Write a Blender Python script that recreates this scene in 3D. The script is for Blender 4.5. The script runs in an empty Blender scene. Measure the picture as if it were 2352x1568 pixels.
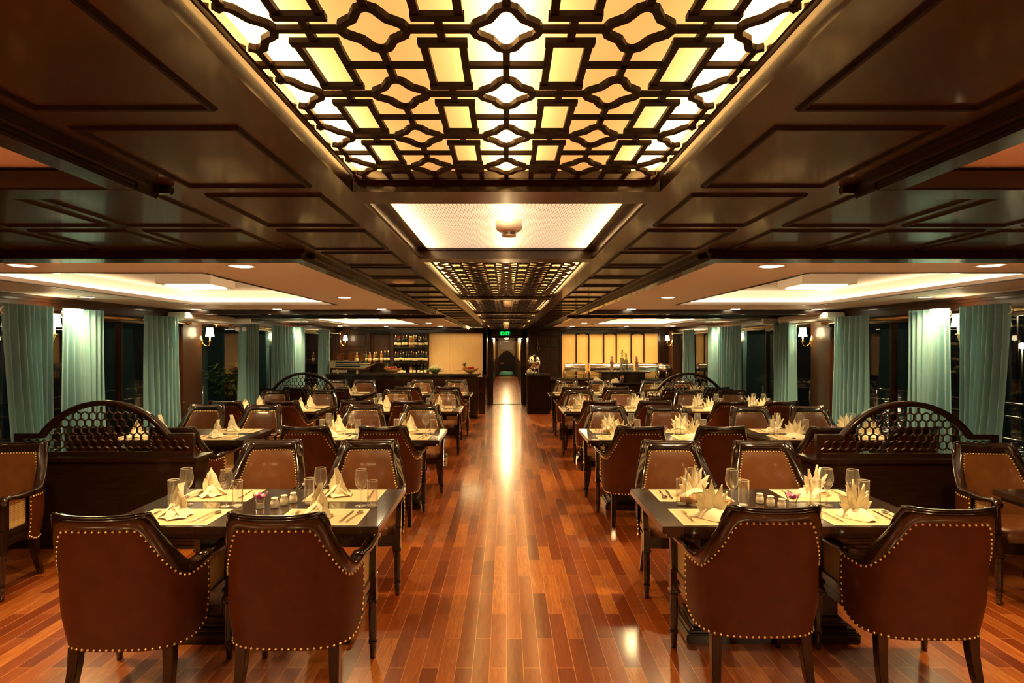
import bpy, bmesh, math, random
from mathutils import Vector, Matrix
R = random.Random(7)
PI = math.pi
S = bpy.context.scene
COL = S.collection
# ---------------------------------------------------------------- camera
# world: X right, Y away from the camera, Z up; camera 1.65 m above the floor
cd = bpy.data.cameras.new('camera'); cam = bpy.data.objects.new('camera', cd); COL.objects.link(cam)
cam.location = (0, 0, 1.65); cam.rotation_euler = (PI/2, 0, 0)
cd.sensor_width = 36; cd.lens = 1370/2352*36; cd.shift_x = 13/2352; cd.shift_y = 8/2352; cd.clip_start = .02
S.camera = cam
S.view_settings.view_transform = 'Standard'; S.view_settings.look = 'None'
S.view_settings.gamma = 1; S.view_settings.use_curve_mapping = False
S.view_settings.exposure = 1.2
w = bpy.data.worlds.new('night'); S.world = w; w.use_nodes = True
w.node_tree.nodes['Background'].inputs[0].default_value = (.0045, .0045, .004, 1)
w.node_tree.nodes['Background'].inputs[1].default_value = .5
WARM = (1, .67, .29)
WARM2 = (1, .60, .22)
def lamp(name, kind, loc, energy, color=WARM, **kw):
    l = bpy.data.lights.new(name, kind); l.energy = energy; l.color = color
    for k, v in kw.items(): setattr(l, k, v)
    o = bpy.data.objects.new(name, l); COL.objects.link(o); o.location = loc
    return o
DOWN = []   # (x, y, group, label)
for sd, sn in ((-1, 'left'), (1, 'right')):
    for (x, y, t) in ((1.5, 3.38, 'nearest on the aisle side'), (1.52, 5.6, 'midway along the aisle side'), (1.56, 7.45, 'far end on the aisle side'),
                      (2.72, 3.35, 'nearest, above the table middle'), (2.86, 7.45, 'far end, in the middle'),
                      (3.9, 5.55, 'midway along the window side'), (3.9, 7.5, 'far end on the window side')):
        DOWN.append((sd*x, y, 2.1, 'white recessed downlight in the near %s ceiling tray, %s' % (sn, t)))
    for (x, y, t) in ((1.6, 9.5, 'nearest on the aisle side'), (1.58, 12.1, 'midway along the aisle side'), (1.58, 14.3, 'far end on the aisle side'),
                      (2.9, 14.4, 'far end, in the middle'), (3.85, 11.4, 'midway along the window side'), (3.9, 14.0, 'far end on the window side')):
        DOWN.append((sd*x, y, 2.1, 'white recessed downlight in the far %s ceiling tray, %s' % (sn, t)))
for d in DOWN:
    lamp('downlight_lamp', 'SPOT', (d[0], d[1], d[2]-.016), 34 if abs(d[0]) > 3.5 else 66, WARM, spot_size=2.6, spot_blend=.9, shadow_soft_size=.045)
for sd in (-1, 1):      # the near tray behind and above the camera has the same lamps
    for (x, y) in ((1.5, .9), (2.75, .9), (3.9, .4), (1.5, -1.2), (2.75, -1.4)):
        lamp('downlight_lamp', 'SPOT', (sd*x, y, 2.084), 52, WARM, spot_size=2.6, spot_blend=.9, shadow_soft_size=.045)
E_TUBE, E_COVE, E_DISC, E_DIFF = 13, 3.0, 14, .36
# ---------------------------------------------------------------- materials
def sh(m): return m.node_tree.nodes['Principled BSDF']
def mat(name, color, rough=.5, metal=0, coat=0, emis=None, es=0, spec=.5, trans=0, ior=1.45, sheen=0):
    m = bpy.data.materials.new(name); m.use_nodes = True; b = sh(m)
    b.inputs['Base Color'].default_value = (*color, 1); b.inputs['Roughness'].default_value = rough
    b.inputs['Metallic'].default_value = metal; b.inputs['Coat Weight'].default_value = coat
    b.inputs['Coat Roughness'].default_value = .08; b.inputs['Specular IOR Level'].default_value = spec
    b.inputs['Transmission Weight'].default_value = trans; b.inputs['IOR'].default_value = ior
    if sheen: b.inputs['Sheen Weight'].default_value = sheen
    if emis: b.inputs['Emission Color'].default_value = (*emis, 1); b.inputs['Emission Strength'].default_value = es
    return m
def nodes(m): return m.node_tree.nodes, m.node_tree.links
def grain(m, c1, c2, scale=(2, 30, 2), noise=4, bump=.0, coord='Object', dist=1.5):
    N, L = nodes(m); b = sh(m)
    tc = N.new('ShaderNodeTexCoord'); mp = N.new('ShaderNodeMapping'); mp.inputs['Scale'].default_value = scale
    nz = N.new('ShaderNodeTexNoise'); nz.inputs['Scale'].default_value = noise; nz.inputs['Detail'].default_value = 6
    nz.inputs['Distortion'].default_value = dist
    cr = N.new('ShaderNodeValToRGB'); cr.color_ramp.elements[0].color = (*c1, 1); cr.color_ramp.elements[1].color = (*c2, 1)
    cr.color_ramp.elements[0].position = .3; cr.color_ramp.elements[1].position = .7
    L.new(tc.outputs[coord], mp.inputs[0]); L.new(mp.outputs[0], nz.inputs[0]); L.new(nz.outputs[0], cr.inputs[0])
    L.new(cr.outputs[0], b.inputs['Base Color'])
    if bump:
        bp = N.new('ShaderNodeBump'); bp.inputs['Strength'].default_value = bump; bp.inputs['Distance'].default_value = .002
        L.new(nz.outputs[0], bp.inputs['Height']); L.new(bp.outputs[0], b.inputs['Normal'])
    return m
M = {}
M['wood'] = grain(mat('dark polished wood', (.03, .012, .006), .24, coat=.4), (.022, .008, .0035), (.036, .013, .0055), (14, 1.2, 14), 3)
M['wood_x'] = grain(mat('dark polished wood crosswise', (.03, .012, .006), .26, coat=.4), (.013, .0048, .002), (.030, .011, .0045), (1.5, 25, 25), 3)
M['wood_c'] = grain(mat('ceiling panel wood', (.04, .018, .008), .27, coat=.3), (.030, .0135, .003), (.052, .024, .005), (22, 1.2, 22), 3, bump=.12)
M['wood_w'] = grain(mat('reddish wall wood', (.06, .02, .01), .32, coat=.3), (.032, .010, .004), (.062, .021, .008), (20, 20, 1.2), 3)
M['chairwood'] = grain(mat('black brown lacquered chair wood', (.015, .007, .004), .16, coat=1), (.012, .005, .003), (.026, .010, .005), (12, 12, 12), 2)
M['tabletop'] = grain(mat('dark lacquered table top', (.03, .014, .008), .2, coat=.8), (.020, .009, .005), (.045, .021, .010), (1.5, 30, 10), 3)
M['leather'] = grain(mat('chestnut brown leather', (.13, .035, .012), .42, spec=.3), (.074, .0155, .0036), (.098, .021, .005), (6, 6, 6), 2, dist=.3)
def leather_bump(m):
    N, L = nodes(m); v = N.new('ShaderNodeTexVoronoi'); v.inputs['Scale'].default_value = 260
    bp = N.new('ShaderNodeBump'); bp.inputs['Strength'].default_value = .10; bp.inputs['Distance'].default_value = .001
    tc = N.new('ShaderNodeTexCoord'); L.new(tc.outputs['Object'], v.inputs['Vector']); L.new(v.outputs['Distance'], bp.inputs['Height']); L.new(bp.outputs[0], sh(m).inputs['Normal'])
M['leather_in'] = grain(mat('polished brown seat leather', (.13, .035, .012), .30, coat=.25), (.140, .046, .012), (.185, .064, .017), (6, 6, 6), 2, dist=.3)
leather_bump(M['leather']); leather_bump(M['leather_in'])
M['brass'] = mat('brass', (.85, .58, .22), .22, 1)
M['nail'] = mat('brass nail', (1.0, .74, .30), .30, .75)
M['chrome'] = mat('polished steel', (.82, .78, .70), .14, 1)
M['white'] = mat('white plastic', (.8, .78, .74), .4)
M['ceil'] = mat('white painted ceiling', (.85, .80, .80), .55)
M['cloth'] = grain(mat('cream napkin cloth', (.85, .78, .6), .8, sheen=.2), (.90, .82, .58), (.93, .87, .66), (60, 60, 60), 3, dist=0)
M['mat'] = grain(mat('beige placemat', (.7, .6, .4), .6), (.62, .45, .24), (.70, .53, .31), (4, 60, 4), 4, dist=0)
M['matedge'] = mat('cream placemat border', (.76, .66, .45), .6)
M['porc'] = mat('white porcelain', (.85, .80, .68), .2, coat=.5)
M['menu'] = mat('brown rolled paper', (.36, .16, .05), .45)
M['black'] = mat('black', (.004, .004, .004), .4)
M['green'] = grain(mat('green leaves', (.06, .12, .02), .45), (.05, .10, .015), (.14, .20, .04), (9, 9, 9), 3)
M['purple'] = mat('purple orchid', (.62, .06, .42), .5)
M['palegreen'] = mat('pale green blossoms', (.50, .60, .22), .5)
M['cauli'] = mat('white flower heads', (.8, .76, .45), .6)
M['stone'] = grain(mat('black granite', (.02, .018, .016), .12, coat=.6), (.006, .006, .006), (.08, .06, .05), (1, 1, 1), 60, dist=0)
M['yellow'] = grain(mat('yellow silk wall panel', (.75, .5, .2), .5, sheen=.3), (.82, .50, .16), (.90, .60, .22), (40, 40, 2), 3, dist=0)
M['cream'] = grain(mat('cream wall panel', (.62, .42, .2), .5), (.58, .38, .17), (.66, .46, .23), (40, 40, 2), 3, dist=0)
M['lamp_glass'] = mat('lit lamp lens', (.9, .9, .8), .3, emis=(1, .80, .48), es=E_DISC)
M['shade'] = mat('lit fabric lampshade', (.9, .85, .7), .7, emis=(1, .78, .45), es=7)
M['cove_strip'] = mat('led strip', (1, 1, 1), .5, emis=(1, .74, .38), es=E_COVE)
M['tube'] = mat('fluorescent tube', (1, 1, 1), .5, emis=(1, .82, .50), es=E_TUBE)
M['box_lamp'] = mat('lit square ceiling lamp', (1, 1, 1), .5, emis=(1, .80, .46), es=2.2)
M['exit'] = mat('green lit letters', (.1, 1, .3), .5, emis=(.0, 1, .10), es=.8)
M['exit_back'] = mat('dark green sign', (.01, .04, .02), .4, emis=(.0, .05, .02), es=.3)
M['hall'] = mat('warm corridor wall', (.72, .50, .22), .5)
M['citylight'] = mat('far lamp', (1, 1, 1), .5, emis=(1, .75, .4), es=220)
M['bowl'] = mat('honey coloured wooden bowl', (.55, .28, .09), .4)
M['red'] = mat('red fruit', (.55, .05, .03), .35)
M['orange'] = mat('orange fruit', (.75, .30, .04), .4)
M['glassd'] = mat('dark bottle glass', (.012, .014, .008), .06, coat=.5)
M['glassc'] = mat('amber bottle glass', (.30, .14, .03), .08, coat=.5)
M['label'] = mat('cream bottle label', (.80, .70, .42), .6)
M['cap'] = mat('dark red bottle capsule', (.25, .01, .02), .35)
M['capg'] = mat('gold bottle capsule', (.75, .55, .25), .3, .6)
M['sail'] = mat('brown ribbed sail', (.30, .11, .03), .6)
M['hull'] = mat('ivory painted hull', (.80, .72, .50), .4)
M['hullred'] = mat('red brown hull bottom', (.28, .06, .02), .4)
M['redcloth'] = mat('red cushion', (.45, .06, .04), .7)
M['tealcloth'] = mat('teal cushion', (.12, .42, .40), .7)
M['lawn'] = mat('dark deck boards', (.03, .018, .01), .6)
# floor boards
def floor_mat():
    m = mat('red brown floor boards', (.4, .12, .03), .28, coat=.6, spec=.8); sh(m).inputs['Coat Roughness'].default_value = .13; N, L = nodes(m); b = sh(m)
    tc = N.new('ShaderNodeTexCoord'); sp = N.new('ShaderNodeSeparateXYZ'); cb = N.new('ShaderNodeCombineXYZ')
    L.new(tc.outputs['Object'], sp.inputs[0]); L.new(sp.outputs[1], cb.inputs[0]); L.new(sp.outputs[0], cb.inputs[1])
    br = N.new('ShaderNodeTexBrick'); br.offset = .5; br.offset_frequency = 2
    br.inputs['Scale'].default_value = 1; br.inputs['Brick Width'].default_value = .61; br.inputs['Row Height'].default_value = .0865
    br.inputs['Mortar Size'].default_value = .0017; br.inputs['Mortar Smooth'].default_value = .3; br.inputs['Bias'].default_value = .0
    br.inputs['Color1'].default_value = (0, 0, 0, 1); br.inputs['Color2'].default_value = (1, 1, 1, 1); br.inputs['Mortar'].default_value = (.5, .5, .5, 1)
    L.new(cb.outputs[0], br.inputs[0])
    mp = N.new('ShaderNodeMapping'); mp.inputs['Scale'].default_value = (28, 2.2, 1); L.new(tc.outputs['Object'], mp.inputs[0])
    # shift grain per board
    ad = N.new('ShaderNodeVectorMath'); ad.operation = 'MULTIPLY_ADD'; ad.inputs[1].default_value = (9, 7, 5)
    L.new(br.outputs['Color'], ad.inputs[0]); L.new(mp.outputs[0], ad.inputs[2])
    nz = N.new('ShaderNodeTexNoise'); nz.inputs['Scale'].default_value = 1.6; nz.inputs['Detail'].default_value = 7; nz.inputs['Distortion'].default_value = 2.2
    L.new(ad.outputs[0], nz.inputs[0])
    mx = N.new('ShaderNodeMath'); mx.operation = 'MULTIPLY_ADD'; mx.inputs[1].default_value = .62
    sc = N.new('ShaderNodeMath'); sc.operation = 'MULTIPLY_ADD'; sc.inputs[1].default_value = .75; sc.inputs[2].default_value = -.18
    L.new(nz.outputs[0], sc.inputs[0]); L.new(br.outputs['Color'], mx.inputs[0]); L.new(sc.outputs[0], mx.inputs[2])
    cr = N.new('ShaderNodeValToRGB'); e = cr.color_ramp.elements
    e[0].position = .08; e[0].color = (.13, .020, .004, 1); e[1].position = .95; e[1].color = (.62, .22, .038, 1)
    a = e.new(.45); a.color = (.26, .052, .008, 1); a = e.new(.7); a.color = (.38, .10, .017, 1)
    L.new(mx.outputs[0], cr.inputs[0])
    mm = N.new('ShaderNodeMix'); mm.data_type = 'RGBA'; mm.inputs['B'].default_value = (.62, .27, .10, 1)
    L.new(br.outputs['Fac'], mm.inputs['Factor']); L.new(cr.outputs[0], mm.inputs['A']); L.new(mm.outputs['Result'], b.inputs['Base Color'])
    bp = N.new('ShaderNodeBump'); bp.inputs['Strength'].default_value = .35; bp.inputs['Distance'].default_value = .0008
    iv = N.new('ShaderNodeMath'); iv.operation = 'MULTIPLY_ADD'; iv.inputs[1].default_value = -1
    n2 = N.new('ShaderNodeMath'); n2.operation = 'MULTIPLY'; n2.inputs[1].default_value = .18; L.new(nz.outputs[0], n2.inputs[0])
    n3 = N.new('ShaderNodeTexNoise'); n3.inputs['Scale'].default_value = 2.2; L.new(tc.outputs['Object'], n3.inputs[0])
    n4 = N.new('ShaderNodeMath'); n4.operation = 'MULTIPLY_ADD'; n4.inputs[1].default_value = 2.0
    L.new(n3.outputs[0], n4.inputs[0]); L.new(n2.outputs[0], n4.inputs[2])
    L.new(br.outputs['Fac'], iv.inputs[0]); L.new(n4.outputs[0], iv.inputs[2]); L.new(iv.outputs[0], bp.inputs['Height']); L.new(bp.outputs[0], b.inputs['Normal'])
    return m
M['floor'] = floor_mat()
def glass_mat(name, tint=(1, 1, 1), refl=1.0, rough=0.0, ior=1.45, body=0, pwr=5):
    m = bpy.data.materials.new(name); m.use_nodes = True; N, L = nodes(m); N.clear()
    out = N.new('ShaderNodeOutputMaterial'); t = N.new('ShaderNodeBsdfTransparent'); t.inputs[0].default_value = (*tint, 1)
    g = N.new('ShaderNodeBsdfGlossy'); g.inputs['Roughness'].default_value = rough
    lw = N.new('ShaderNodeLayerWeight'); lw.inputs[0].default_value = .5; pw = N.new('ShaderNodeMath'); pw.operation = 'POWER'; pw.inputs[1].default_value = pwr; L.new(lw.outputs['Facing'], pw.inputs[0])
    f = N.new('ShaderNodeMath'); f.operation = 'MULTIPLY_ADD'; f.inputs[1].default_value = .95; f.inputs[2].default_value = (ior-1)**2/(ior+1)**2; L.new(pw.outputs[0], f.inputs[0]); mu = N.new('ShaderNodeMath'); mu.operation = 'MULTIPLY'; mu.inputs[1].default_value = refl; mu.use_clamp = True
    mx = N.new('ShaderNodeMixShader'); L.new(f.outputs[0], mu.inputs[0]); L.new(mu.outputs[0], mx.inputs[0]); L.new(t.outputs[0], mx.inputs[1]); L.new(g.outputs[0], mx.inputs[2])
    if body:
        df = N.new('ShaderNodeBsdfDiffuse'); df.inputs[0].default_value = (.95, .9, .78, 1); m2 = N.new('ShaderNodeMixShader'); m2.inputs[0].default_value = body  # small whitish diffuse share stands in for highlights on the glass
        L.new(mx.outputs[0], m2.inputs[1]); L.new(df.outputs[0], m2.inputs[2]); L.new(m2.outputs[0], out.inputs[0])
    else: L.new(mx.outputs[0], out.inputs[0])
    return m
M['pane'] = glass_mat('window glass', (.75, .8, .78), 1.0)
M['glass'] = glass_mat('drinking glass', (1, 1, 1), 1.6, .03, 1.7, .07, 2.5)
def thick_glass():
    m = bpy.data.materials.new('thick glass'); m.use_nodes = True; N, L = nodes(m); b = sh(m)
    b.inputs['Base Color'].default_value = (.9, .86, .75, 1); b.inputs['Roughness'].default_value = .1
    t = N.new('ShaderNodeBsdfTransparent'); mx = N.new('ShaderNodeMixShader'); mx.inputs[0].default_value = .5  # cream diffuse half paints in the brightness thick glass gathers from lamps
    L.new(t.outputs[0], mx.inputs[1]); L.new(b.outputs[0], mx.inputs[2]); L.new(mx.outputs[0], N['Material Output'].inputs[0])
    return m
M['rimglass'] = thick_glass()
M['darkwood'] = grain(mat('matt dark carved wood', (.02, .007, .003), .45, spec=.15), (.008, .0028, .0012), (.018, .0065, .0025), (12, 12, 12), 3)
def cane_mat():
    m = mat('woven cane', (.72, .48, .18), .5); N, L = nodes(m); b = sh(m)
    tc = N.new('ShaderNodeTexCoord'); sp = N.new('ShaderNodeSeparateXYZ'); L.new(tc.outputs['Object'], sp.inputs[0])
    def wave(i, k):
        a = N.new('ShaderNodeMath'); a.operation = 'MULTIPLY'; a.inputs[1].default_value = k; L.new(sp.outputs[i], a.inputs[0])
        s = N.new('ShaderNodeMath'); s.operation = 'SINE'; L.new(a.outputs[0], s.inputs[0]); q = N.new('ShaderNodeMath'); q.operation = 'ABSOLUTE'; L.new(s.outputs[0], q.inputs[0]); return q
    a, c = wave(1, PI/.0125), wave(2, PI/.0125)
    mn = N.new('ShaderNodeMath'); mn.operation = 'MINIMUM'; L.new(a.outputs[0], mn.inputs[0]); L.new(c.outputs[0], mn.inputs[1])
    gt = N.new('ShaderNodeMath'); gt.operation = 'LESS_THAN'; gt.inputs[1].default_value = .72; L.new(mn.outputs[0], gt.inputs[0]); L.new(gt.outputs[0], b.inputs['Alpha'])
    return m
M['cane'] = cane_mat()
def curtain_mat():
    m = mat('teal curtain cloth', (.22, .52, .46), .55, sheen=.4); N, L = nodes(m); b = sh(m)
    tc = N.new('ShaderNodeTexCoord'); w1 = N.new('ShaderNodeTexNoise'); w1.inputs['Scale'].default_value = 130
    mp = N.new('ShaderNodeMapping'); mp.inputs['Scale'].default_value = (1, 1, 2.5); L.new(tc.outputs['Object'], mp.inputs[0]); L.new(mp.outputs[0], w1.inputs[0])
    cr = N.new('ShaderNodeValToRGB'); cr.color_ramp.elements[0].color = (.17, .39, .45, 1); cr.color_ramp.elements[1].color = (.27, .53, .60, 1)
    L.new(w1.outputs[0], cr.inputs[0]); L.new(cr.outputs[0], b.inputs['Base Color'])
    return m
M['curtain'] = curtain_mat()
def diffuser_mat(name, weave=False):
    m = bpy.data.materials.new(name); m.use_nodes = True; N, L = nodes(m); b = sh(m)
    b.inputs['Base Color'].default_value = (.85, .62, .30, 1); b.inputs['Roughness'].default_value = .6
    b.inputs['Emission Color'].default_value = (1, .50, .15, 1); b.inputs['Emission Strength'].default_value = E_DIFF if not weave else E_DIFF*2.2
    out = N['Material Output']; tr = N.new('ShaderNodeBsdfTranslucent'); tr.inputs[0].default_value = (1, .68, .34, 1)
    mx = N.new('ShaderNodeMixShader'); mx.inputs[0].default_value = .5
    L.new(b.outputs[0], mx.inputs[1]); L.new(tr.outputs[0], mx.inputs[2]); L.new(mx.outputs[0], out.inputs[0])
    tc = N.new('ShaderNodeTexCoord')
    if weave:
        ck = N.new('ShaderNodeTexBrick'); ck.inputs['Scale'].default_value = 1; ck.inputs['Brick Width'].default_value = .014; ck.inputs['Row Height'].default_value = .011
        ck.inputs['Mortar Size'].default_value = .0022; ck.inputs['Color1'].default_value = (1, .88, .66, 1); ck.inputs['Color2'].default_value = (.95, .78, .52, 1); ck.inputs['Mortar'].default_value = (.35, .18, .08, 1)
        L.new(tc.outputs['Object'], ck.inputs[0]); L.new(ck.outputs['Color'], b.inputs['Base Color']); L.new(ck.outputs['Color'], tr.inputs[0]); L.new(ck.outputs['Color'], b.inputs['Emission Color'])
    else:
        nz = N.new('ShaderNodeTexNoise'); nz.inputs['Scale'].default_value = 5; nz.inputs['Distortion'].default_value = 2.5; nz.inputs['Detail'].default_value = 6
        cr = N.new('ShaderNodeValToRGB'); cr.color_ramp.elements[0].color = (1, .44, .09, 1); cr.color_ramp.elements[1].color = (1, .53, .14, 1)
        L.new(tc.outputs['Object'], nz.inputs[0]); L.new(nz.outputs[0], cr.inputs[0]); L.new(cr.outputs[0], b.inputs['Emission Color'])
    return m
M['diff'] = diffuser_mat('amber backlit diffuser'); M['weave'] = diffuser_mat('woven backlit diffuser', True)
# ---------------------------------------------------------------- mesh helpers
class MB:
    def __init__(s): s.v = []; s.f = []; s.sm = []
    def add(s, vs, fs, smooth=False):
        n = len(s.v); s.v += [tuple(p) for p in vs]
        for f in fs: s.f.append([n+i for i in f]); s.sm.append(smooth)
        return s
    def box(s, x0, x1, y0, y1, z0, z1):
        return s.add([(x0,y0,z0),(x1,y0,z0),(x1,y1,z0),(x0,y1,z0),(x0,y0,z1),(x1,y0,z1),(x1,y1,z1),(x0,y1,z1)],
                     [(0,3,2,1),(4,5,6,7),(0,1,5,4),(1,2,6,5),(2,3,7,6),(3,0,4,7)])
    def prism(s, pts, z0, z1, axis='z'):
        n = len(pts)
        def P(a, b, c): return {'z': (a, b, c), 'y': (a, c, b), 'x': (c, a, b)}[axis]
        vs = [P(a, b, z0) for a, b in pts] + [P(a, b, z1) for a, b in pts]
        return s.add(vs, [tuple(range(n))[::-1], tuple(range(n, 2*n))] + [(i, (i+1) % n, n+(i+1) % n, n+i) for i in range(n)])
    def hexa(s, a, b):   # two quads (4 pts each)
        return s.add(list(a)+list(b), [(0,3,2,1),(4,5,6,7),(0,1,5,4),(1,2,6,5),(2,3,7,6),(3,0,4,7)])
    def taper(s, c0, s0, c1, s1):   # square leg from c0 (half size s0) to c1
        q = lambda c, h: [(c[0]-h, c[1]-h, c[2]), (c[0]+h, c[1]-h, c[2]), (c[0]+h, c[1]+h, c[2]), (c[0]-h, c[1]+h, c[2])]
        return s.hexa(q(c0, s0), q(c1, s1))
    def lathe(s, prof, c=(0, 0, 0), n=16, cap=True, M_=None, smooth=True):
        vs = []; fs = []
        for r, z in prof:
            for i in range(n):
                a = 2*PI*i/n; p = Vector((r*math.cos(a), r*math.sin(a), z))
                if M_: p = M_ @ p
                vs.append((p[0]+c[0], p[1]+c[1], p[2]+c[2]))
        for k in range(len(prof)-1):
            for i in range(n):
                j = (i+1) % n; fs.append((k*n+i, k*n+j, (k+1)*n+j, (k+1)*n+i))
        s.add(vs, fs, smooth)
        if cap:
            m = len(s.v)-len(vs)
            s.f.append([m+i for i in range(n)][::-1]); s.sm.append(False)
            s.f.append([m+(len(prof)-1)*n+i for i in range(n)]); s.sm.append(False)
        return s
    def tube(s, path, r, n=8, cap=True, flat=None, smooth=True, up=None):
        path = [Vector(p) for p in path]; m = len(path); vs = []
        rr = r if isinstance(r, (list, tuple)) else [r]*m
        pu = Vector(up) if up else None
        for k, p in enumerate(path):
            t = (path[min(k+1, m-1)]-path[max(k-1, 0)]).normalized()
            if pu is None: pu = Vector((0, 0, 1)) if abs(t.z) < .9 else Vector((1, 0, 0))
            u = (pu - t*pu.dot(t)).normalized(); pu = u; v = t.cross(u)
            for i in range(n):
                a = 2*PI*i/n + PI/n
                vs.append(p + u*math.cos(a)*rr[k] + v*math.sin(a)*rr[k]*(flat or 1))
        fs = [(k*n+i, k*n+(i+1) % n, (k+1)*n+(i+1) % n, (k+1)*n+i) for k in range(m-1) for i in range(n)]
        if cap: fs += [tuple(range(n))[::-1], tuple((m-1)*n+i for i in range(n))]
        return s.add(vs, fs, smooth)
    def grid(s, rows, smooth=True, cu=False, cv=False):
        m, n = len(rows), len(rows[0]); vs = [p for r in rows for p in r]; fs = []
        for i in range(m-1+(1 if cu else 0)):
            for j in range(n-1+(1 if cv else 0)):
                i2, j2 = (i+1) % m, (j+1) % n
                fs.append((i*n+j, i*n+j2, i2*n+j2, i2*n+j))
        return s.add(vs, fs, smooth)
    def ball(s, c, r, n=8, m=5, sz=1):
        prof = [(max(1e-4, r*math.sin(PI*k/m)), -r*sz*math.cos(PI*k/m)) for k in range(m+1)]
        return s.lathe(prof, c, n, False)
    def ring(s, x0, x1, y0, y1, z, w, h, P=None):  # raised rectangular moulding, drop h below z (h<0 = up)
        L = [(0, 0), (w*.3, -h), (w*.7, -h), (w, 0)]
        rows = [[(x0+a, y0+a, z+b), (x1-a, y0+a, z+b), (x1-a, y1-a, z+b), (x0+a, y1-a, z+b)] for a, b in L]
        if P: rows = [[P(*p) for p in r] for r in rows]
        return s.grid(rows, False, cv=True)
    def mesh(s, name, bevel=0, mat_=None, seg=2):
        me = bpy.data.meshes.new(name); me.from_pydata(s.v, [], s.f); me.polygons.foreach_set('use_smooth', s.sm)
        bm = bmesh.new(); bm.from_mesh(me); bmesh.ops.recalc_face_normals(bm, faces=bm.faces)
        if bevel:
            es = [e for e in bm.edges if len(e.link_faces) == 2 and e.calc_face_angle(0) > .6]
            bmesh.ops.bevel(bm, geom=es, offset=bevel, segments=seg, affect='EDGES', clamp_overlap=True)
            for f in bm.faces: f.smooth = True
        bm.to_mesh(me); bm.free()
        if bevel:
            try: me.set_sharp_from_angle(angle=math.radians(50))
            except Exception: pass
        if mat_: me.materials.append(mat_)
        return me
    def build(s, name, m, parent=None, bevel=0, loc=None, rot=None):
        o = bpy.data.objects.new(name, s.mesh(name, bevel, M[m] if isinstance(m, str) else m)); COL.objects.link(o)
        if parent: o.parent = parent
        if loc: o.location = loc
        if rot is not None: o.rotation_euler = (0, 0, rot)
        return o
def tag(o, label, cat, group=None, kind=None):
    o['label'] = label; o['category'] = cat
    if group: o['group'] = group
    if kind: o['kind'] = kind
    return o
def thing(name, label, cat, loc=(0, 0, 0), rz=0, group=None):
    o = bpy.data.objects.new(name, None); COL.objects.link(o); o.location = loc; o.rotation_euler = (0, 0, rz); o.empty_display_size = .1
    return tag(o, label, cat, group)
def struct(name, mb, m, parent=None, bevel=0):
    o = mb.build(name, m, parent, bevel)
    if not parent: o['kind'] = 'structure'
    return o
def dup(root, loc, rz=0, label=None, group=None, cat=None):
    r = root.copy(); COL.objects.link(r); r.location = loc; r.rotation_euler = (0, 0, rz)
    if label: r['label'] = label
    if group: r['group'] = group
    if cat: r['category'] = cat
    for ch in list(root.children):
        c = ch.copy(); COL.objects.link(c); c.parent = r
        for g in list(ch.children):
            d = g.copy(); COL.objects.link(d); d.parent = c
    return r
class Proto:     # first placement uses the original, later ones copy it
    def __init__(s, root): s.root = root; s.used = False
    def put(s, loc, rz, label, group=None):
        if not s.used:
            s.used = True; o = s.root; o.location = loc; o.rotation_euler = (0, 0, rz); o['label'] = label
            if group: o['group'] = group
            return o
        return dup(s.root, loc, rz, label, group)
# ================================================================ the room
ZC, ZW, ZR = 2.08, 2.10, 2.04      # wood ceiling, white ceiling, tray rim underside
XW = 4.3
struct('floor', MB().box(-XW-.1, XW+.1, -3.2, 16.6, -.1, 0), 'floor')
# dark panelled ceiling
m = MB()
for s in (-1, 1):
    a, b = sorted((s*.445, s*.97)); m.box(a, b, -3.2, 16.2, ZC, ZC+.08)
    for y0, y1 in ((1.60, 2.70), (7.72, 8.8), (14.8, 16.2)):
        a, b = sorted((s*.97, s*XW)); m.box(a, b, y0, y1, ZC, ZC+.08)
struct('ceiling', m, 'wood_c')
# white tray ceilings with the lamp-lit recess in each
RECESS = []
m = MB(); tr = MB()
for s in (-1, 1):
    def bx(x0, x1, y0, y1, z0, z1, mm=m):
        a, b = sorted((s*x0, s*x1)); mm.box(a, b, y0, y1, z0, z1)
    for (ty0, ty1, ry0, ry1) in ((-3.2, 1.56, -2.5, .4), (2.78, 7.65, 3.72, 6.65), (8.88, 14.8, 9.9, 13.3)):
        rx0, rx1 = 1.90, 3.48
        bx(.96, rx0, ty0, ty1, ZW, ZW+.03); bx(rx1, 4.27, ty0, ty1, ZW, ZW+.03)
        bx(rx0, rx1, ty0, ry0, ZW, ZW+.03); bx(rx0, rx1, ry1, ty1, ZW, ZW+.03)
        g, zt = .14, ZW+.15
        bx(rx0-g, rx1+g, ry0-g, ry1+g, zt, zt+.03)
        bx(rx0-g-.02, rx0-g, ry0-g, ry1+g, ZW+.03, zt+.03); bx(rx1+g, rx1+g+.02, ry0-g, ry1+g, ZW+.03, zt+.03)
        bx(rx0-g, rx1+g, ry0-g-.02, ry0-g, ZW+.03, zt+.03); bx(rx0-g, rx1+g, ry1+g, ry1+g+.02, ZW+.03, zt+.03)
        RECESS.append((s, rx0, rx1, ry0, ry1, g))
        # thin dark lip round the recess
        for a0, a1, b0, b1 in ((rx0-.022, rx1+.022, ry0-.022, ry0), (rx0-.022, rx1+.022, ry1, ry1+.022), (rx0-.022, rx0, ry0, ry1), (rx1, rx1+.022, ry0, ry1)):
            bx(a0, a1, b0, b1, ZW-.006, ZW+.001, tr)
struct('ceiling', m, 'ceil'); struct('trim_1', tr, 'wood')
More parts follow.
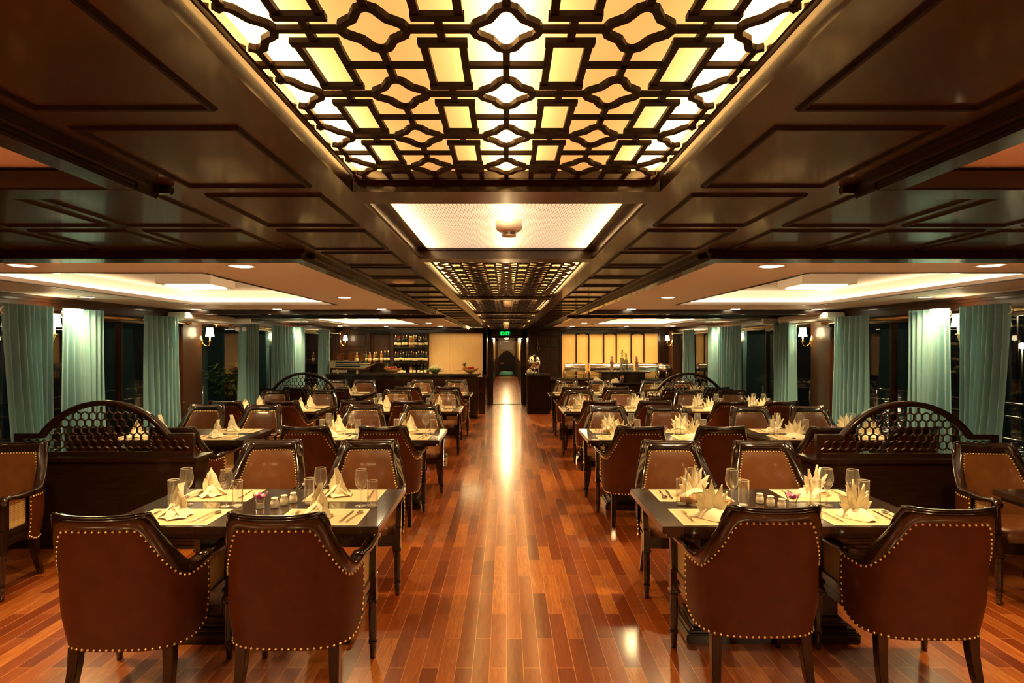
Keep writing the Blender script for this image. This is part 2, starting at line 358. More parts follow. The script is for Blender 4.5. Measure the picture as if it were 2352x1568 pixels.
# stepped dark rims of the trays
m = MB()
def rim(mm, x0, x1, y0, y1, s):
    a, b = sorted((s*x0, s*x1)); mm.box(a, b, y0, y1, ZR, ZC+.01)
for s in (-1, 1):
    for (y0, y1) in ((-3.2, 1.50), (2.84, 7.58), (8.95, 14.72)):
        rim(m, .93, 1.0, y0, y1, s)
        a, b = sorted((s*.905, s*.93)); m.box(a, b, y0-.02, y1+.02, ZR+.018, ZC)
        for (yy, wy) in ((y0-.14, .14), (y1, .10)):
            if yy < -3.2: continue
            rim(m, .93, XW, yy, yy+wy, s)
            a, b = sorted((s*.905, s*XW))
            if wy == .14: m.box(a, b, yy-.03, yy, ZR+.018, ZC)
            else: m.box(a, b, yy+wy, yy+wy+.03, ZR+.018, ZC)
struct('trim_2', m, 'wood_x', bevel=.004)
# cornice and window header along the walls
m = MB()
for s in (-1, 1):
    def bx(x0, x1, z0, z1):
        a, b = sorted((s*x0, s*x1)); m.box(a, b, -3.2, 16.2, z0, z1)
    bx(4.24, 4.36, 2.07, 2.12); bx(4.255, 4.36, 2.045, 2.07); bx(4.27, 4.36, 1.99, 2.045); bx(4.26, 4.36, 1.975, 1.99)
struct('trim_3', m, 'wood_w', bevel=.003)
# mouldings of the ceiling panels
m = MB(); mw = .017
ys = []
y = -2.57
while y < 16: ys.append((y, y+.448)); y += .530
ys = [(a+.03-.0, b+.03) for a, b in ys]
for s in (-1, 1):
    for a, b in ys:
        if b < 16: x0, x1 = sorted((s*.525, s*.862)); m.ring(x0, x1, a, b, ZC, mw, .007)
        if any(z0 < a and b < z1 for z0, z1 in ((1.62, 2.72), (7.7, 8.85), (14.8, 16.2))):
            for k in range(7):
                x0, x1 = sorted((s*(.99+.43*k), s*(1.365+.43*k)))
                if max(abs(x0), abs(x1)) < 4.25: m.ring(x0, x1, a, b, ZC, mw, .007)
struct('trim_4', m, 'darkwood')
# centre coffers: side cheeks, cross beams, back boards
m = MB()
COFF = [(-3.1, -1.5, 'L'), (-1.38, 1.66, 'L'), (1.80, 2.95, 'W'), (3.08, 5.55, 'L'), (5.68, 8.25, 'L'), (8.45, 9.85, 'L'), (10.1, 12.4, 'L'), (12.65, 15.9, 'L')]
for s in (-1, 1):
    a, b = sorted((s*.43, s*.46)); m.box(a, b, -3.2, 16.2, ZC-.002, ZC+.27)
prev = -3.2
for c0, c1, k in COFF:
    m.box(-.428, .428, prev, c0, ZC-.004, ZC+.26); prev = c1
m.box(-.428, .428, prev, 16.6, ZC-.004, ZC+.26); 
struct('ceiling', m, 'wood_c')
m = MB().box(-.46, .46, -3.2, 16.6, ZC+.27, ZC+.30); struct('ceiling', m, 'wood_w')
# lattice lights
def lattice_mesh(y0, y1, n=20):
    m = MB(); hw = .401; px, py = .1925, .223; z0, z1 = 2.104, 2.112
    def seg(xa, ya, xb, yb, w=.0115):
        if max(ya, yb) > y1 or min(ya, yb) < y0 or max(abs(xa), abs(xb)) > hw+.002: return
        d = Vector((xb-xa, yb-ya)); l = d.length
        if l < 1e-5: return
        d /= l; nn = Vector((-d.y, d.x))*w/2; e = d*w*.25
        p = [(xa-e.x+nn.x, ya-e.y+nn.y), (xb+e.x+nn.x, yb+e.y+nn.y), (xb+e.x-nn.x, yb+e.y-nn.y), (xa-e.x-nn.x, ya-e.y-nn.y)]
        dz = 0 if abs(d.x) > .99 else (.0005 if abs(d.y) > .99 else .001); dz -= .0012*(w > .015)
        m.prism(p, z0+dz, z1+dz)
    def vbar(x, a, b, w=.0115):
        a = max(a, y0); b = min(b, y1)
        if b-a > .004: seg(x, a, x, b, w)
    r0 = .865 + py*math.ceil((y0-.1-.865)/py)
    k = 0
    while r0+k*py < y1+.2:
        yc = r0+k*py; ym = yc+py/2; k += 1
        for i in (-2, -1, 0, 1, 2):
            x = i*px
            pts = []
            for q in range(n+1):
                t = 2*PI*q/n; rr = .041+.0075*math.cos(4*t)
                pts.append((x+rr*math.cos(t), yc+1.22*rr*math.sin(t)))
            run = []
            def flush(run):
                if len(run) < 2: return
                closed = len(run) == n+1; rows = []
                for q in range(len(run)):
                    a = run[q-1] if q else (run[-2] if closed else run[0]); b = run[q+1] if q < len(run)-1 else (run[1] if closed else run[-1])
                    t_ = Vector((b[0]-a[0], b[1]-a[1])).normalized(); nn = Vector((-t_.y, t_.x))*.0062; p = run[q]
                    rows.append([(p[0]+nn.x, p[1]+nn.y, z0-.0005), (p[0]-nn.x, p[1]-nn.y, z0-.0005), (p[0]-nn.x, p[1]-nn.y, z1+.0005), (p[0]+nn.x, p[1]+nn.y, z1+.0005)])
                m.grid(rows, False, cv=True)
            for p in pts:
                if y0 < p[1] < y1 and abs(p[0]) < hw: run.append(p)
                else: flush(run); run = []
            flush(run)
            vbar(x, yc+.058, yc+py-.058)
            if abs(i) == 2:
                o_ = .401 if i > 0 else -.401
                if y0 < ym < y1: seg(x, ym, o_, ym)
            if i < 2:
                xr = x+px/2
                if y0 < yc < y1: seg(x+.048, yc, x+px-.048, yc)
                if y0 < ym < y1:
                    seg(x, ym, xr-.030, ym); seg(xr+.030, ym, x+px, ym)
                a, b = ym-.075, ym+.075
                vbar(xr-.030, a, b, .012); vbar(xr+.030, a, b, .012)
                if y0 < a < y1: seg(xr-.034, a, xr+.034, a, .0155)
                if y0 < b < y1: seg(xr-.034, b, xr+.034, b, .0155)
                vbar(xr, yc, a); vbar(xr, b, yc+py)
    return m
ORD = ['behind the camera', 'large and nearest, overhead', '', 'second, beyond the woven panel', 'third, behind the white detector dome', 'fourth, short one', 'fifth, before the exit door', 'last, against the exit door']
for k, (c0, c1, kind) in enumerate(COFF):
    if k == 0: continue
    if kind == 'L':
        t = thing('lattice_ceiling_light', 'dark wooden lattice ceiling light with amber glow, ' + ORD[k], 'ceiling light', (0, 0, 0), group='lattice ceiling lights over the aisle')
        f = MB(); e = .401; a, b = c0+.04, c1-.04
        for x0, x1, y0, y1, z0, z1 in ((-e-.015, -e, a, b, 2.100, 2.124), (e, e+.015, a, b, 2.100, 2.124), (-e-.02, e+.02, a-.03, a, 2.100, 2.124), (-e-.02, e+.02, b, b+.03, 2.100, 2.124)): f.box(x0, x1, y0, y1, z0, z1)
        f.build('frame', 'wood', t, .003)
        lattice_mesh(a, b, 24 if k < 3 else 12).build('lattice', 'darkwood', t)
        MB().add([(-.428, c0+.005, 2.127), (.428, c0+.005, 2.127), (.428, c1-.005, 2.127), (-.428, c1-.005, 2.127)], [(0, 1, 2, 3)]).build('diffuser', 'diff', t)
    else:
        t = thing('woven_ceiling_light', 'pale woven backlit ceiling panel between the wooden lattice lights', 'ceiling light', (0, 0, 0))
        e = .385; a, b = c0+.06, c1-.02
        f = MB()
        for s in (-1, 1):
            x0, x1 = sorted((s*e, s*.43)); f.box(x0, x1, c0, c1, 2.118, 2.15)
            x0, x1 = sorted((s*.42, s*.43)); f.box(x0, x1, c0, c1, 2.085, 2.118)
        f.box(-.43, .43, c0, a, 2.118, 2.15); f.box(-.43, .43, b, c1, 2.118, 2.15)
        f.build('frame', 'wood', t)
        MB().add([(-e, a, 2.126), (e, a, 2.126), (e, b, 2.126), (-e, b, 2.126)], [(0, 1, 2, 3)]).build('diffuser', 'weave', t)
    for x in (-.375, 0, .375):
        zt = 2.147 if kind == 'L' else 2.144
        MB().box(x-.022, x+.022, c0+.05, c1-.05, zt, zt+.02).build('light_tube', 'tube', t)
# recess led strips and square lamps
side = {-1: 'left', 1: 'right'}
for i, (s, rx0, rx1, ry0, ry1, g) in enumerate(RECESS):
    near = ('over the camera', 'near', 'far')[i % 3]
    t = thing('cove_light', 'warm glowing strip light inside the recess of the %s %s ceiling tray' % (near, side[s]), 'strip light', group='strip lights in the ceiling recesses')
    q = MB(); z = ZW+.034; d0, d1 = .105, .13
    for a0, a1, b0, b1 in ((rx0-d1, rx1+d1, ry0-d1, ry0-d0), (rx0-d1, rx1+d1, ry1+d0, ry1+d1), (rx0-d1, rx0-d0, ry0-d0, ry1+d0), (rx1+d0, rx1+d1, ry0-d0, ry1+d0)):
        a, b = sorted((s*a0, s*a1)); q.box(a, b, b0, b1, z, z+.022)
    q.build('led_strip', 'cove_strip', t)
    cx, cy = s*(rx0+rx1)/2, (ry0+ry1)/2
    t = thing('square_ceiling_lamp', 'flat square ceiling lamp glowing in the recess of the %s %s tray' % (near, side[s]), 'ceiling lamp', (cx, cy, 0), group='square lamps in the ceiling recesses')
    MB().box(-.23, .23, -.23, .23, ZW+.06, ZW+.15).build('housing', 'white', t, .006)
    MB().box(-.18, .18, -.18, .18, ZW+.045, ZW+.06).build('diffuser', 'box_lamp', t, .004)
# downlights
dl = thing('downlight', '', 'downlight', group='round downlights in the white ceiling trays')
MB().lathe([(.055, 0), (.068, -.003), (.078, -.008), (.078, 0)], n=24, cap=False).build('trim_ring', 'white', dl)
MB().lathe([(.001, -.006), (.05, -.007), (.056, -.004), (.056, -.001)], n=24, cap=False).build('lens', 'lamp_glass', dl)
P = Proto(dl)
for x, y, z, lab in DOWN: P.put((x, y, z), 0, lab)
# side walls with windows ---------------------------------------------------
PIL = [(-3.1, -2.9), (-.1, .1), (2.35, 2.49), (5.42, 5.56), (7.86, 8.38), (11.5, 11.64), (14.86, 15.02), (16.0, 16.2)]
for s in (-1, 1):
    m = MB()
    a, b = sorted((s*XW, s*(XW+.12)))
    m.box(a, b, -3.2, 16.6, 0, .42); m.box(a, b, -3.2, 16.6, 1.96, 2.2)
    for y0, y1 in PIL: m.box(a, b, y0, y1, .42, 1.96)
    a2, b2 = sorted((s*(XW-.03), s*(XW+.02)))
    for y0, y1 in PIL:                                   # face boards on the pillars
        m.box(a2, b2, y0+.015, y1-.015, .12, 1.96)
    struct('wall_' + side[s], m, 'wood_w')
    m = MB(); a, b = sorted((s*(XW-.02), s*XW)); m.box(a, b, -3.2, 16.2, 0, .12); a, b = sorted((s*(XW-.05), s*(XW+.02))); m.box(a, b, -3.2, 16.2, .40, .44)
    struct('baseboard_' + side[s], m, 'wood', bevel=.003)
nw = 0
for s in (-1, 1):
    for (p0, p1) in zip(PIL[:-1], PIL[1:]):
        y0, y1 = p0[1], p1[0]
        if y1-y0 < .5: continue
        nw += 1
        f = MB(); a, b = sorted((s*(XW+.02), s*(XW+.09))); w_ = .055
        n = max(1, round((y1-y0)/1.25)); st = (y1-y0)/n
        f.box(a, b, y0, y1, .44, .50); f.box(a, b, y0, y1, 1.90, 1.96)
        for k in range(n+1): f.box(a, b, max(y0, y0+k*st-w_/2), min(y1, y0+k*st+w_/2), .50, 1.90)
        o = struct('window_%d' % nw, f, 'wood', bevel=.004)
        MB().box(*sorted((s*(XW+.05), s*(XW+.056))), y0, y1, .5, 1.9).build('pane', 'pane', o)
# wall behind the camera
struct('wall_rear', MB().box(-XW-.1, XW+.1, -3.3, -3.2, 0, 2.4), 'wood_w')
# ---------------------------------------------------------------- far end
YL, YR, YD = 15.3, 15.5, 16.6
m = MB()   # left bar wall with shelf alcoves
m.box(-4.42, -2.9, YL+.02, YL+.3, 0, 2.2); m.box(-2.9, -1.98, YL+.02, YL+.3, 0, 2.2); m.box(-1.98, -.50, YL+.02, YL+.3, 0, 2.2)
struct('wall_far_left', m, 'wood_w')
m = MB()
for x0, x1, z0, z1 in ((-4.12, -3.62, 1.60, 1.94), (-4.12, -3.62, 1.24, 1.54), (-3.42, -2.98, 1.24, 1.94)):
    m.ring(x0, x1, z0, z1, YL+.02, .03, .012, lambda x, y, z: (x, z, y))
for x in (-3.52, -2.92, -2.02): m.box(x-.045, x+.045, YL-.09, YL+.02, .9, 1.99)
m.box(-4.3, -.5, YL-.10, YL+.02, 1.96, 2.04); m.box(-4.3, -.5, YL-.13, YL-.10, 2.0, 2.07)
struct('trim_5', m, 'wood', bevel=.003)
m = MB().box(-1.97, -.52, YL-.06, YL+.02, .9, 1.985); struct('wall_panel', m, 'cream')
m = MB()
for x0, x1 in ((-1.90, -1.44), (-1.36, -.60)):
    m.ring(x0, x1, 1.0, 1.94, YL-.06, .012, .006, lambda x, y, z: (x, z, y))
struct('trim_6', m, 'cream')
m = MB().box(.55, 4.42, YR, YR+.3, 0, 2.2); struct('wall_far_right', m, 'wood')
xs = [1.45, 1.86, 2.24, 2.68, 3.05, 3.45, 3.80, 4.2]
px_ = lambda p: (p-1163)*YR/1370
edges = [(1291, 1321.5), (1324.5, 1350), (1353.5, 1384.5), (1387.5, 1413.5), (1416.5, 1447.5), (1450.5, 1476.5), (1479.5, 1510)]
m = MB(); tr = MB(); mo = MB()
for k, (a, b) in enumerate(edges):
    a, b = px_(a), px_(b)
    if k % 2 == 0: m.box(a, b, YR-.02, YR, .80, 1.945)
    else:
        c = (a+b)/2; h = (b-a)/2
        pts = [(a, .80), (b, .80), (b, 1.90)]
        pts += [(c+h*math.cos(t)*.98, 1.895+.045*math.sin(t)) for t in [PI*q/10 for q in range(1, 10)]] + [(a, 1.90)]
        m.prism(pts, YR-.02, YR, 'y')
        mo.ring(a+.05, b-.05, .9, 1.86, YR-.02, .010, .005, lambda x, y, z: (x, z, y))
    if k: 
        c = (px_(edges[k-1][1])+a)/2; tr.box(c-.018, c+.018, YR-.05, YR, .80, 1.96)
tr.box(px_(1287), px_(1290.5), YR-.05, YR, .8, 1.96); tr.box(px_(1511), px_(1515), YR-.05, YR, .8, 1.96)
tr.box(px_(1285), 4.3, YR-.07, YR, 1.95, 2.06); tr.box(px_(1285), 4.3, YR-.10, YR-.07, 1.99, 2.07)
struct('wall_panel', m, 'yellow'); struct('trim_7', tr, 'wood', bevel=.003); struct('trim_8', mo, 'yellow')
m = MB()
for a, b in ((1232, 1258), (1263, 1285)):
    for z0, z1 in ((1.58, 1.90), (1.22, 1.53), (.88, 1.17)):
        m.ring(px_(a), px_(b), z0, z1, YR, .022, .012, lambda x, y, z: (x, z, y))
for z0, z1 in ((1.58, 1.90), (1.22, 1.53), (.88, 1.17)): m.ring(px_(1519), px_(1546), z0, z1, YR, .022, .012, lambda x, y, z: (x, z, y))
struct('trim_9', m, 'wood')
# reddish end pilasters beside the curtains
for s in (-1, 1): a, b = sorted((s*4.16, s*4.3)); struct('wall_pilaster', MB().box(a, b, 14.9, YL, 0, 2.0), 'wood_w')
# vestibule and door wall
m = MB()
m.box(-.62, -.50, YL-.06, YD, 0, 2.08); m.box(.55, .62, YR-.5, YD, 0, 2.08)
m.box(-.62, -.40, YD, YD+.12, 0, 2.2); m.box(.445, .66, YD, YD+.12, 0, 2.2); m.box(-.62, .66, YD, YD+.12, 1.84, 2.2)
m.box(-.45, -.40, YD-.03, YD, 0, 1.86); m.box(.445, .50, YD-.03, YD, 0, 1.86); m.box(-.45, .50, YD-.03, YD, 1.84, 1.90)
struct('wall_far', m, 'wood', bevel=.004)
struct('trim_10', MB().box(-.40, .445, YD-.02, YD+.1, 0, .012), 'black')
# corridor beyond
m = MB().box(-.7, .75, YD, 34, -.1, -.001); struct('floor', m, 'floor')
m = MB().box(-.62, -.56, YD+.12, 34, 0, 2.0).box(.58, .64, YD+.12, 34, 0, 2.0); struct('wall_corridor', m, 'hall')
m = MB()
for s, x in ((-1, -.56), (1, .58)):
    a, b = sorted((x, x-s*.03)); m.box(a, b, YD+.12, 34, 0, .95); m.box(*sorted((x, x-s*.04)), YD+.12, 34, .95, .99)
    for k in range(7):
        y = 17.6+2.3*k; m.box(*sorted((x, x-s*.025)), y, y+.10, .95, 2.0)
struct('trim_11', m, 'darkwood')
struct('ceiling', MB().box(-.62, .64, YD+.12, 34, 2.0, 2.05), 'ceil')
m = MB().box(-.62, -.42, 31, 31.15, 0, 2.0).box(.44, .64, 31, 31.15, 0, 2.0).box(-.62, .64, 31, 31.15, 1.86, 2.0)
struct('trim_12', m, 'darkwood')
struct('wall_corridor_end', MB().box(-.62, .64, 34, 34.1, 0, 2.1), 'hall')
for k, y in enumerate((18.5, 22, 26, 30)):
    t = thing('corridor_lamp', 'round glowing corridor ceiling lamp, %s beyond the exit door' % ('nearest', 'second', 'third', 'last')[k], 'ceiling lamp', (.01, y, 1.97), group='corridor ceiling lamps')
    MB().lathe([(.001, -.03), (.07, -.025), (.10, .0), (.10, .03)], n=20, cap=False).build('globe', 'lamp_glass', t)
    lamp('corridor_light', 'POINT', (.01, y, 1.85), 22, WARM, shadow_soft_size=.08)
for s, x in ((-1, -.48), (1, .50)):
    t = thing('corridor_wall_lamp', 'bright wall lamp on the %s corridor wall behind the exit door' % side[s], 'wall lamp', (x, 20.5, 1.83))
    MB().lathe([(.03, -.08), (.075, -.05), (.08, .05), (.03, .08)], n=16).build('lamp_shade', 'shade', t)
    MB().box(*sorted((0, s*.08)), -.02, .02, -.02, .02).build('bracket', 'brass', t)
# door leaf open inwards on both sides
for s, x in ((-1, -.40), (1, .445)):
    f = MB().box(*sorted((x, x-s*.035)), YD+.12, YD+.55, .01, 1.83)
    o = struct('door_%d' % (1 if s < 0 else 2), f, 'wood', bevel=.003)
    MB().box(*sorted((x-s*.036, x-s*.040)), YD+.22, YD+.45, .25, 1.65).build('pane', 'pane', o)
    MB().tube([(x-s*.036, YD+.50, 1.0), (x-s*.07, YD+.50, 1.0), (x-s*.07, YD+.42, 1.0)], .009).build('door_handle', 'brass', o)
t = thing('sideboard', 'dark carved sideboard at the far end of the corridor', 'sideboard', (0, 33.3, 0))
MB().box(-.45, .5, -.25, .25, .0, .9).build('body', 'darkwood', t, .01)
b = MB(); b.prism([(-.45, .9)]+[(-.45+.95*q/12, .95+.38*math.sin(PI*q/12)) for q in range(13)]+[(.5, .9)], .1, .16, 'y'); b.build('carved_back', 'darkwood', t)
tag(MB().box(-.33, -.12, 32.96, 33.04, .60, .68).build('red_box', 'redcloth'), 'small red box in front of the sideboard at the corridor end', 'box')
tag(MB().lathe([(.02, 0), (.40, .02), (.42, .12), (.3, .22), (.02, .25)], (0, 32.4, .0), 20).build('floor_cushion', 'tealcloth'), 'teal cushion at the far end of the corridor', 'cushion')
t = thing('corridor_picture', 'pale framed picture on the end wall of the corridor', 'picture', (0, 33.97, 1.6))
MB().box(-.36, .42, -.02, .02, -.25, .30).build('frame', 'wood', t); MB().box(-.30, .36, -.025, -.02, -.2, .25).build('canvas', 'ceil', t)
# exit sign
t = thing('exit_sign', 'green lit EXIT sign above the corridor door', 'sign', (-.035, YD-.10, 1.965))
MB().box(-.155, .155, -.015, .07, -.055, .055).build('housing', 'exit_back', t, .004)
MB().box(.17, .50, .02, .06, -.045, .045).build('blank_plate', 'black', t)
fc = bpy.data.curves.new('lettering', 'FONT'); fc.body = 'EXIT'; fc.size = .125; fc.align_x = 'CENTER'; fc.align_y = 'CENTER'; fc.extrude = .003; fc.offset = .0025
fo = bpy.data.objects.new('letter_curve', fc); COL.objects.link(fo); bpy.context.view_layer.update(); me = bpy.data.meshes.new_from_object(fo.evaluated_get(bpy.context.evaluated_depsgraph_get())); bpy.data.objects.remove(fo); fo = bpy.data.objects.new('lettering', me); COL.objects.link(fo); me.materials.clear(); me.materials.append(M['exit']); fo.parent = t; fo.location = (0, -.022, 0); fo.rotation_euler = (PI/2, 0, 0)
# ---------------------------------------------------------------- outside
m = MB().box(-120, -6.5, -20, 140, -2.6, -2.5).box(6.5, 120, -20, 140, -2.6, -2.5)
wm = mat('dark river water', (.004, .006, .008), .08, spec=.9); N_, L_ = nodes(wm)
nz = N_.new('ShaderNodeTexNoise'); nz.inputs['Scale'].default_value = 2.2; bp = N_.new('ShaderNodeBump'); bp.inputs['Strength'].default_value = .5; bp.inputs['Distance'].default_value = .15
tc = N_.new('ShaderNodeTexCoord'); L_.new(tc.outputs['Object'], nz.inputs[0]); L_.new(nz.outputs[0], bp.inputs['Height']); L_.new(bp.outputs[0], sh(wm).inputs['Normal'])
o = m.build('water', wm); tag(o, 'dark river water outside the windows with lamp reflections', 'water', kind='stuff')
m = MB().box(-5.7, -4.42, -3, 17, -.15, -.05).box(4.42, 5.7, -3, 17, -.15, -.05); struct('outer_deck', m, 'lawn')
for s in (-1, 1):
    t = thing('deck_railing', 'thin metal railing outside the %s windows' % side[s], 'railing', (s*5.6, 0, 0))
    for z in (.35, .6, .85, 1.0): MB().tube([(0, -3, z), (0, 17, z)], .012, 6).build('rail', 'chrome', t)
    q = MB()
    for k in range(11):
        MB().tube([(0, -3+2*k, -.05), (0, -3+2*k, 1.0)], .018, 6).build('post', 'chrome', t)
for k, (x, y, z, lab) in enumerate(((39, 60, 1.0, 'in the window between the second and third right curtains'), (27, 31.5, 3.6, 'upper one at the right edge'), (27.5, 31.8, 1.6, 'lower one at the right edge'))):
    t = thing('shore_lamp', 'distant shore lamp on a post, ' + lab, 'lamp', (x, y, -2.5), group='distant shore lamps')
    MB().ball((0, 0, z+2.5), .16).build('lamp_head', 'citylight', t); MB().tube([(0, 0, 0), (0, 0, z+2.4)], .05, 6).build('post', 'black', t)
# ================================================================ armchair
def chair_proto():
    ctl = [(0, -.285), (.10, -.283), (.19, -.268), (.25, -.228), (.281, -.16), (.292, -.08), (.296, .0)]
    pts = [Vector((-x, y)) for x, y in ctl[:0:-1]] + [Vector(c) for c in ctl]
    fine = []
    for i in range(len(pts)-1):
        p0, p1, p2, p3 = pts[max(i-1, 0)], pts[i], pts[i+1], pts[min(i+2, len(pts)-1)]
        for q in range(8):
            t = q/8; fine.append(.5*((2*p1)+(p2-p0)*t+(2*p0-5*p1+4*p2-p3)*t*t+(3*p1-p0-3*p2+p3)*t**3))
    fine.append(pts[-1])
    acc = [0]
    for a, b in zip(fine[:-1], fine[1:]): acc.append(acc[-1]+(b-a).length)
    T = acc[-1]; HL = T/2
    def plan(s):
        d = min(max(s+HL, 0), T); i = 0
        lo, hi = 0, len(acc)-1
        while hi-lo > 1:
            mid = (lo+hi)//2
            if acc[mid] <= d: lo = mid
            else: hi = mid
        t = (d-acc[lo])/(acc[hi]-acc[lo]); p = fine[lo].lerp(fine[hi], t)
        a = fine[max(lo-2, 0)]; b = fine[min(hi+2, len(fine)-1)]; tg = (b-a).normalized()
        return p, Vector((tg.y, -tg.x))        # outward normal
    def surf(s, z, off=0):
        p, n = plan(s); a = abs(s)
        wb = 1 if a < .20 else max(0, 1-((a-.20)/.24))**1.0
        wb = wb*wb*(3-2*wb)
        e = z-.45
        y = p.y - e*.17*wb - max(0, e)**2*.10*wb; x = p.x*(1-max(0, e)*.24*wb) if e > 0 else p.x*(1+e*.25)
        if e < 0: y = p.y + (-e)*.20*(1 if a < .25 else max(0, 1-(a-.25)/.2))
        return Vector((x+n.x*off, y+n.y*off, z))
    s1, s2 = .228, .385
    def top(s):
        a = abs(s)
        if a <= s1: return .918+.012*(a/s1)**2
        t = min(1, (a-s1)/(s2-s1)); return .648+(.930-.648)*(1-t)**1.75+max(0, a-s2)*.06
    def slope(s): return (top(s+.004)-top(s-.004))/.008
    def nail(s): a = abs(s); return min(.862, top(min(a+.045, HL))-.046)
    def bot(s): a = abs(s); return .290+max(0, (a-.36)/.14)**2*.05
    # nail line smoothed
    NS = 65; ss = [-HL+T*k/(NS-1) for k in range(NS)]
    nl = [nail(s) for s in ss]
    for _ in range(2): nl = [nl[0]]+[(nl[i-1]+2*nl[i]+nl[i+1])/4 for i in range(1, NS-1)]+[nl[-1]]
    def nz(s):
        q = (s+HL)/T*(NS-1); i = min(int(q), NS-2); return nl[i]+(nl[i+1]-nl[i])*(q-i)
    root = thing('dining_armchair', '', 'chair')
    # outer leather
    m = MB(); rows = []
    for s in ss:
        r = []
        for k in range(9):
            z = bot(s)+(nz(s)+.012-bot(s))*k/8; r.append(surf(s, z, .004*math.sin(PI*k/8)))
        rows.append(r)
    m.grid(rows)
    rows = [[surf(s, bot(s), .0), surf(s, bot(s), -.04)] for s in ss]; m.grid(rows, False)
    ob = m.build('outer_back', 'leather', root)
    # inner leather, padded
    m = MB(); rows = []
    for s in ss:
        if abs(s) > HL-.03: continue
        r = []
        u = abs(s)/(HL-.03)
        for k in range(11):
            t = k/10; z = .40+(nz(s)+.006-.40)*t
            puff = .016*(math.sin(PI*t)**.5 if 0 < t < 1 else 0)*(1-u**6)
            r.append(surf(s, z, -.046-puff))
        rows.append(r)
    m.grid(rows); ib = m.build('inner_back', 'leather_in', root)
    # wooden back frame
    m = MB(); rows = []
    for s in ss:
        t, n = top(s), nz(s)
        th = .010
        rows.append([surf(s, n, .004), surf(s, n+.008, th), surf(s, t-.014, th), surf(s, t-.003, .004), surf(s, t, -.010), surf(s, t, -.034), surf(s, t-.004, -.046), surf(s, t-.016, -.053), surf(s, n+.008, -.053), surf(s, n, -.047)])
    m.grid(rows, True, cv=True); m.f.append(list(range(10))); m.sm.append(False); k = len(rows)*10; m.f.append(list(range(k-10, k))); m.sm.append(False)
    # rolled crest
    path = []; rr = []
    for k in range(31):
        s = -.262+.524*k/30; path.append(surf(s, top(s)-.010, -.006)); rr.append(.0215 if abs(s) < .235 else .0215*max(.35, 1-((abs(s)-.235)/.027)**2*.65))
    m.tube(path, rr, 10, flat=.62, up=(0, -.35, 1))
    m.build('back_frame', 'chairwood', root)
    # arms
    for sd in (-1, 1):
        m = MB()
        P_ = [(.281, -.06, .640), (.284, 0, .640), (.290, .07, .638), (.294, .14, .643), (.297, .20, .654), (.298, .240, .658), (.298, .262, .640), (.298, .258, .620)]
        rows = []
        for i, p in enumerate(P_):
            a = Vector(P_[max(i-1, 0)]); b = Vector(P_[min(i+1, len(P_)-1)]); t = (b-a).normalized(); up = Vector((1, 0, 0)).cross(t)
            if up.z < 0 and i < 6: up = -up
            c = Vector(p); w_, h = .026 if i > 1 else .022, .015
            rows.append([c+Vector((w_, 0, 0))*x+up*h*z for x, z in ((-1, -1), (1, -1), (1.0, .4), (.6, 1), (-.6, 1), (-1, .4))])
        rows = [[Vector((sd*p.x, p.y, p.z)) for p in r] for r in rows]
        m.grid(rows, True, cv=True); m.f.append([0, 1, 2, 3, 4, 5]); m.sm.append(False); k = len(rows)*6; m.f.append([k-6, k-5, k-4, k-3, k-2, k-1]); m.sm.append(False)
        X = lambda a, b: sorted((sd*a, sd*b))
        # post, stile and lower rail holding the cane
        m.hexa([(sd*.270, .205, .44), (sd*.306, .205, .44), (sd*.306, .245, .44), (sd*.270, .245, .44)], [(sd*.280, .215, .645), (sd*.312, .215, .645), (sd*.312, .250, .645), (sd*.280, .250, .645)])
        m.box(*X(.256, .281), -.02, .004, .34, .63); m.box(*X(.258, .290), -.02, .23, .405, .44); m.box(*X(.262, .286), -.02, .23, .36, .38)
        am = m.build('arm', 'chairwood', root)
        MB().box(*X(.2725, .2745), 0, .225, .44, .635).build('cane_panel', 'cane', am)
    # seat
    m = MB(); rows = []
    n = 28
    for (g, z) in ((0, .36), (0, .425), (.006, .445), (.02, .458), (.06, .466), (.14, .470)):
        r = []
        for k in range(n):
            a = 2*PI*k/n; c, s_ = math.cos(a), math.sin(a); e = 5
            q = (abs(c)**e+abs(s_)**e)**(-1/e)
            r.append(((.262-g)*q*c, .02+(.252-g)*q*s_, z))
        rows.append(r)
    m.grid(rows, True, cv=True); k = len(m.v); m.f.append(list(range(k-n, k))); m.sm.append(True)
    m.build('seat', 'leather_in', root)
    m = MB().box(-.27, .27, .235, .272, .33, .40).box(-.281, -.256, .0, .24, .33, .40).box(.256, .281, .0, .24, .33, .40).box(-.25, .25, -.2, .24, .345, .362)
    m.box(-.255, .255, .27, .280, .342, .352)
    m.build('seat_rail', 'chairwood', root, .003)
    for sd in (-1, 1):
        q = lambda x, y, z, h: [(x-h, y-h, z), (x+h, y-h, z), (x+h, y+h, z), (x-h, y+h, z)]
        m = MB(); rows = [q(sd*.208, -.185, .345, .026), q(sd*.212, -.195, .2, .023), q(sd*.218, -.215, .1, .020), q(sd*.226, -.245, 0, .016)]
        m.grid(rows, False, cv=True); m.f.append([0, 1, 2, 3]); m.f.append([12, 13, 14, 15]); m.sm += [False, False]
        m.build('leg', 'chairwood', root, .003)
        m = MB(); m.box(sd*.285-.022, sd*.285+.022, .222, .266, .31, .445); m.box(sd*.285-.026, sd*.285+.026, .218, .270, .305, .315)
        m.lathe([(.021, .305), (.023, .29), (.019, .28), (.022, .265), (.022, .25), (.0215, .12), (.018, .10), (.023, .092), (.023, .080), (.017, .074), (.019, .065), (.015, .0)], (sd*.285, .244, 0), 12)
        m.build('leg', 'chairwood', root, .0)
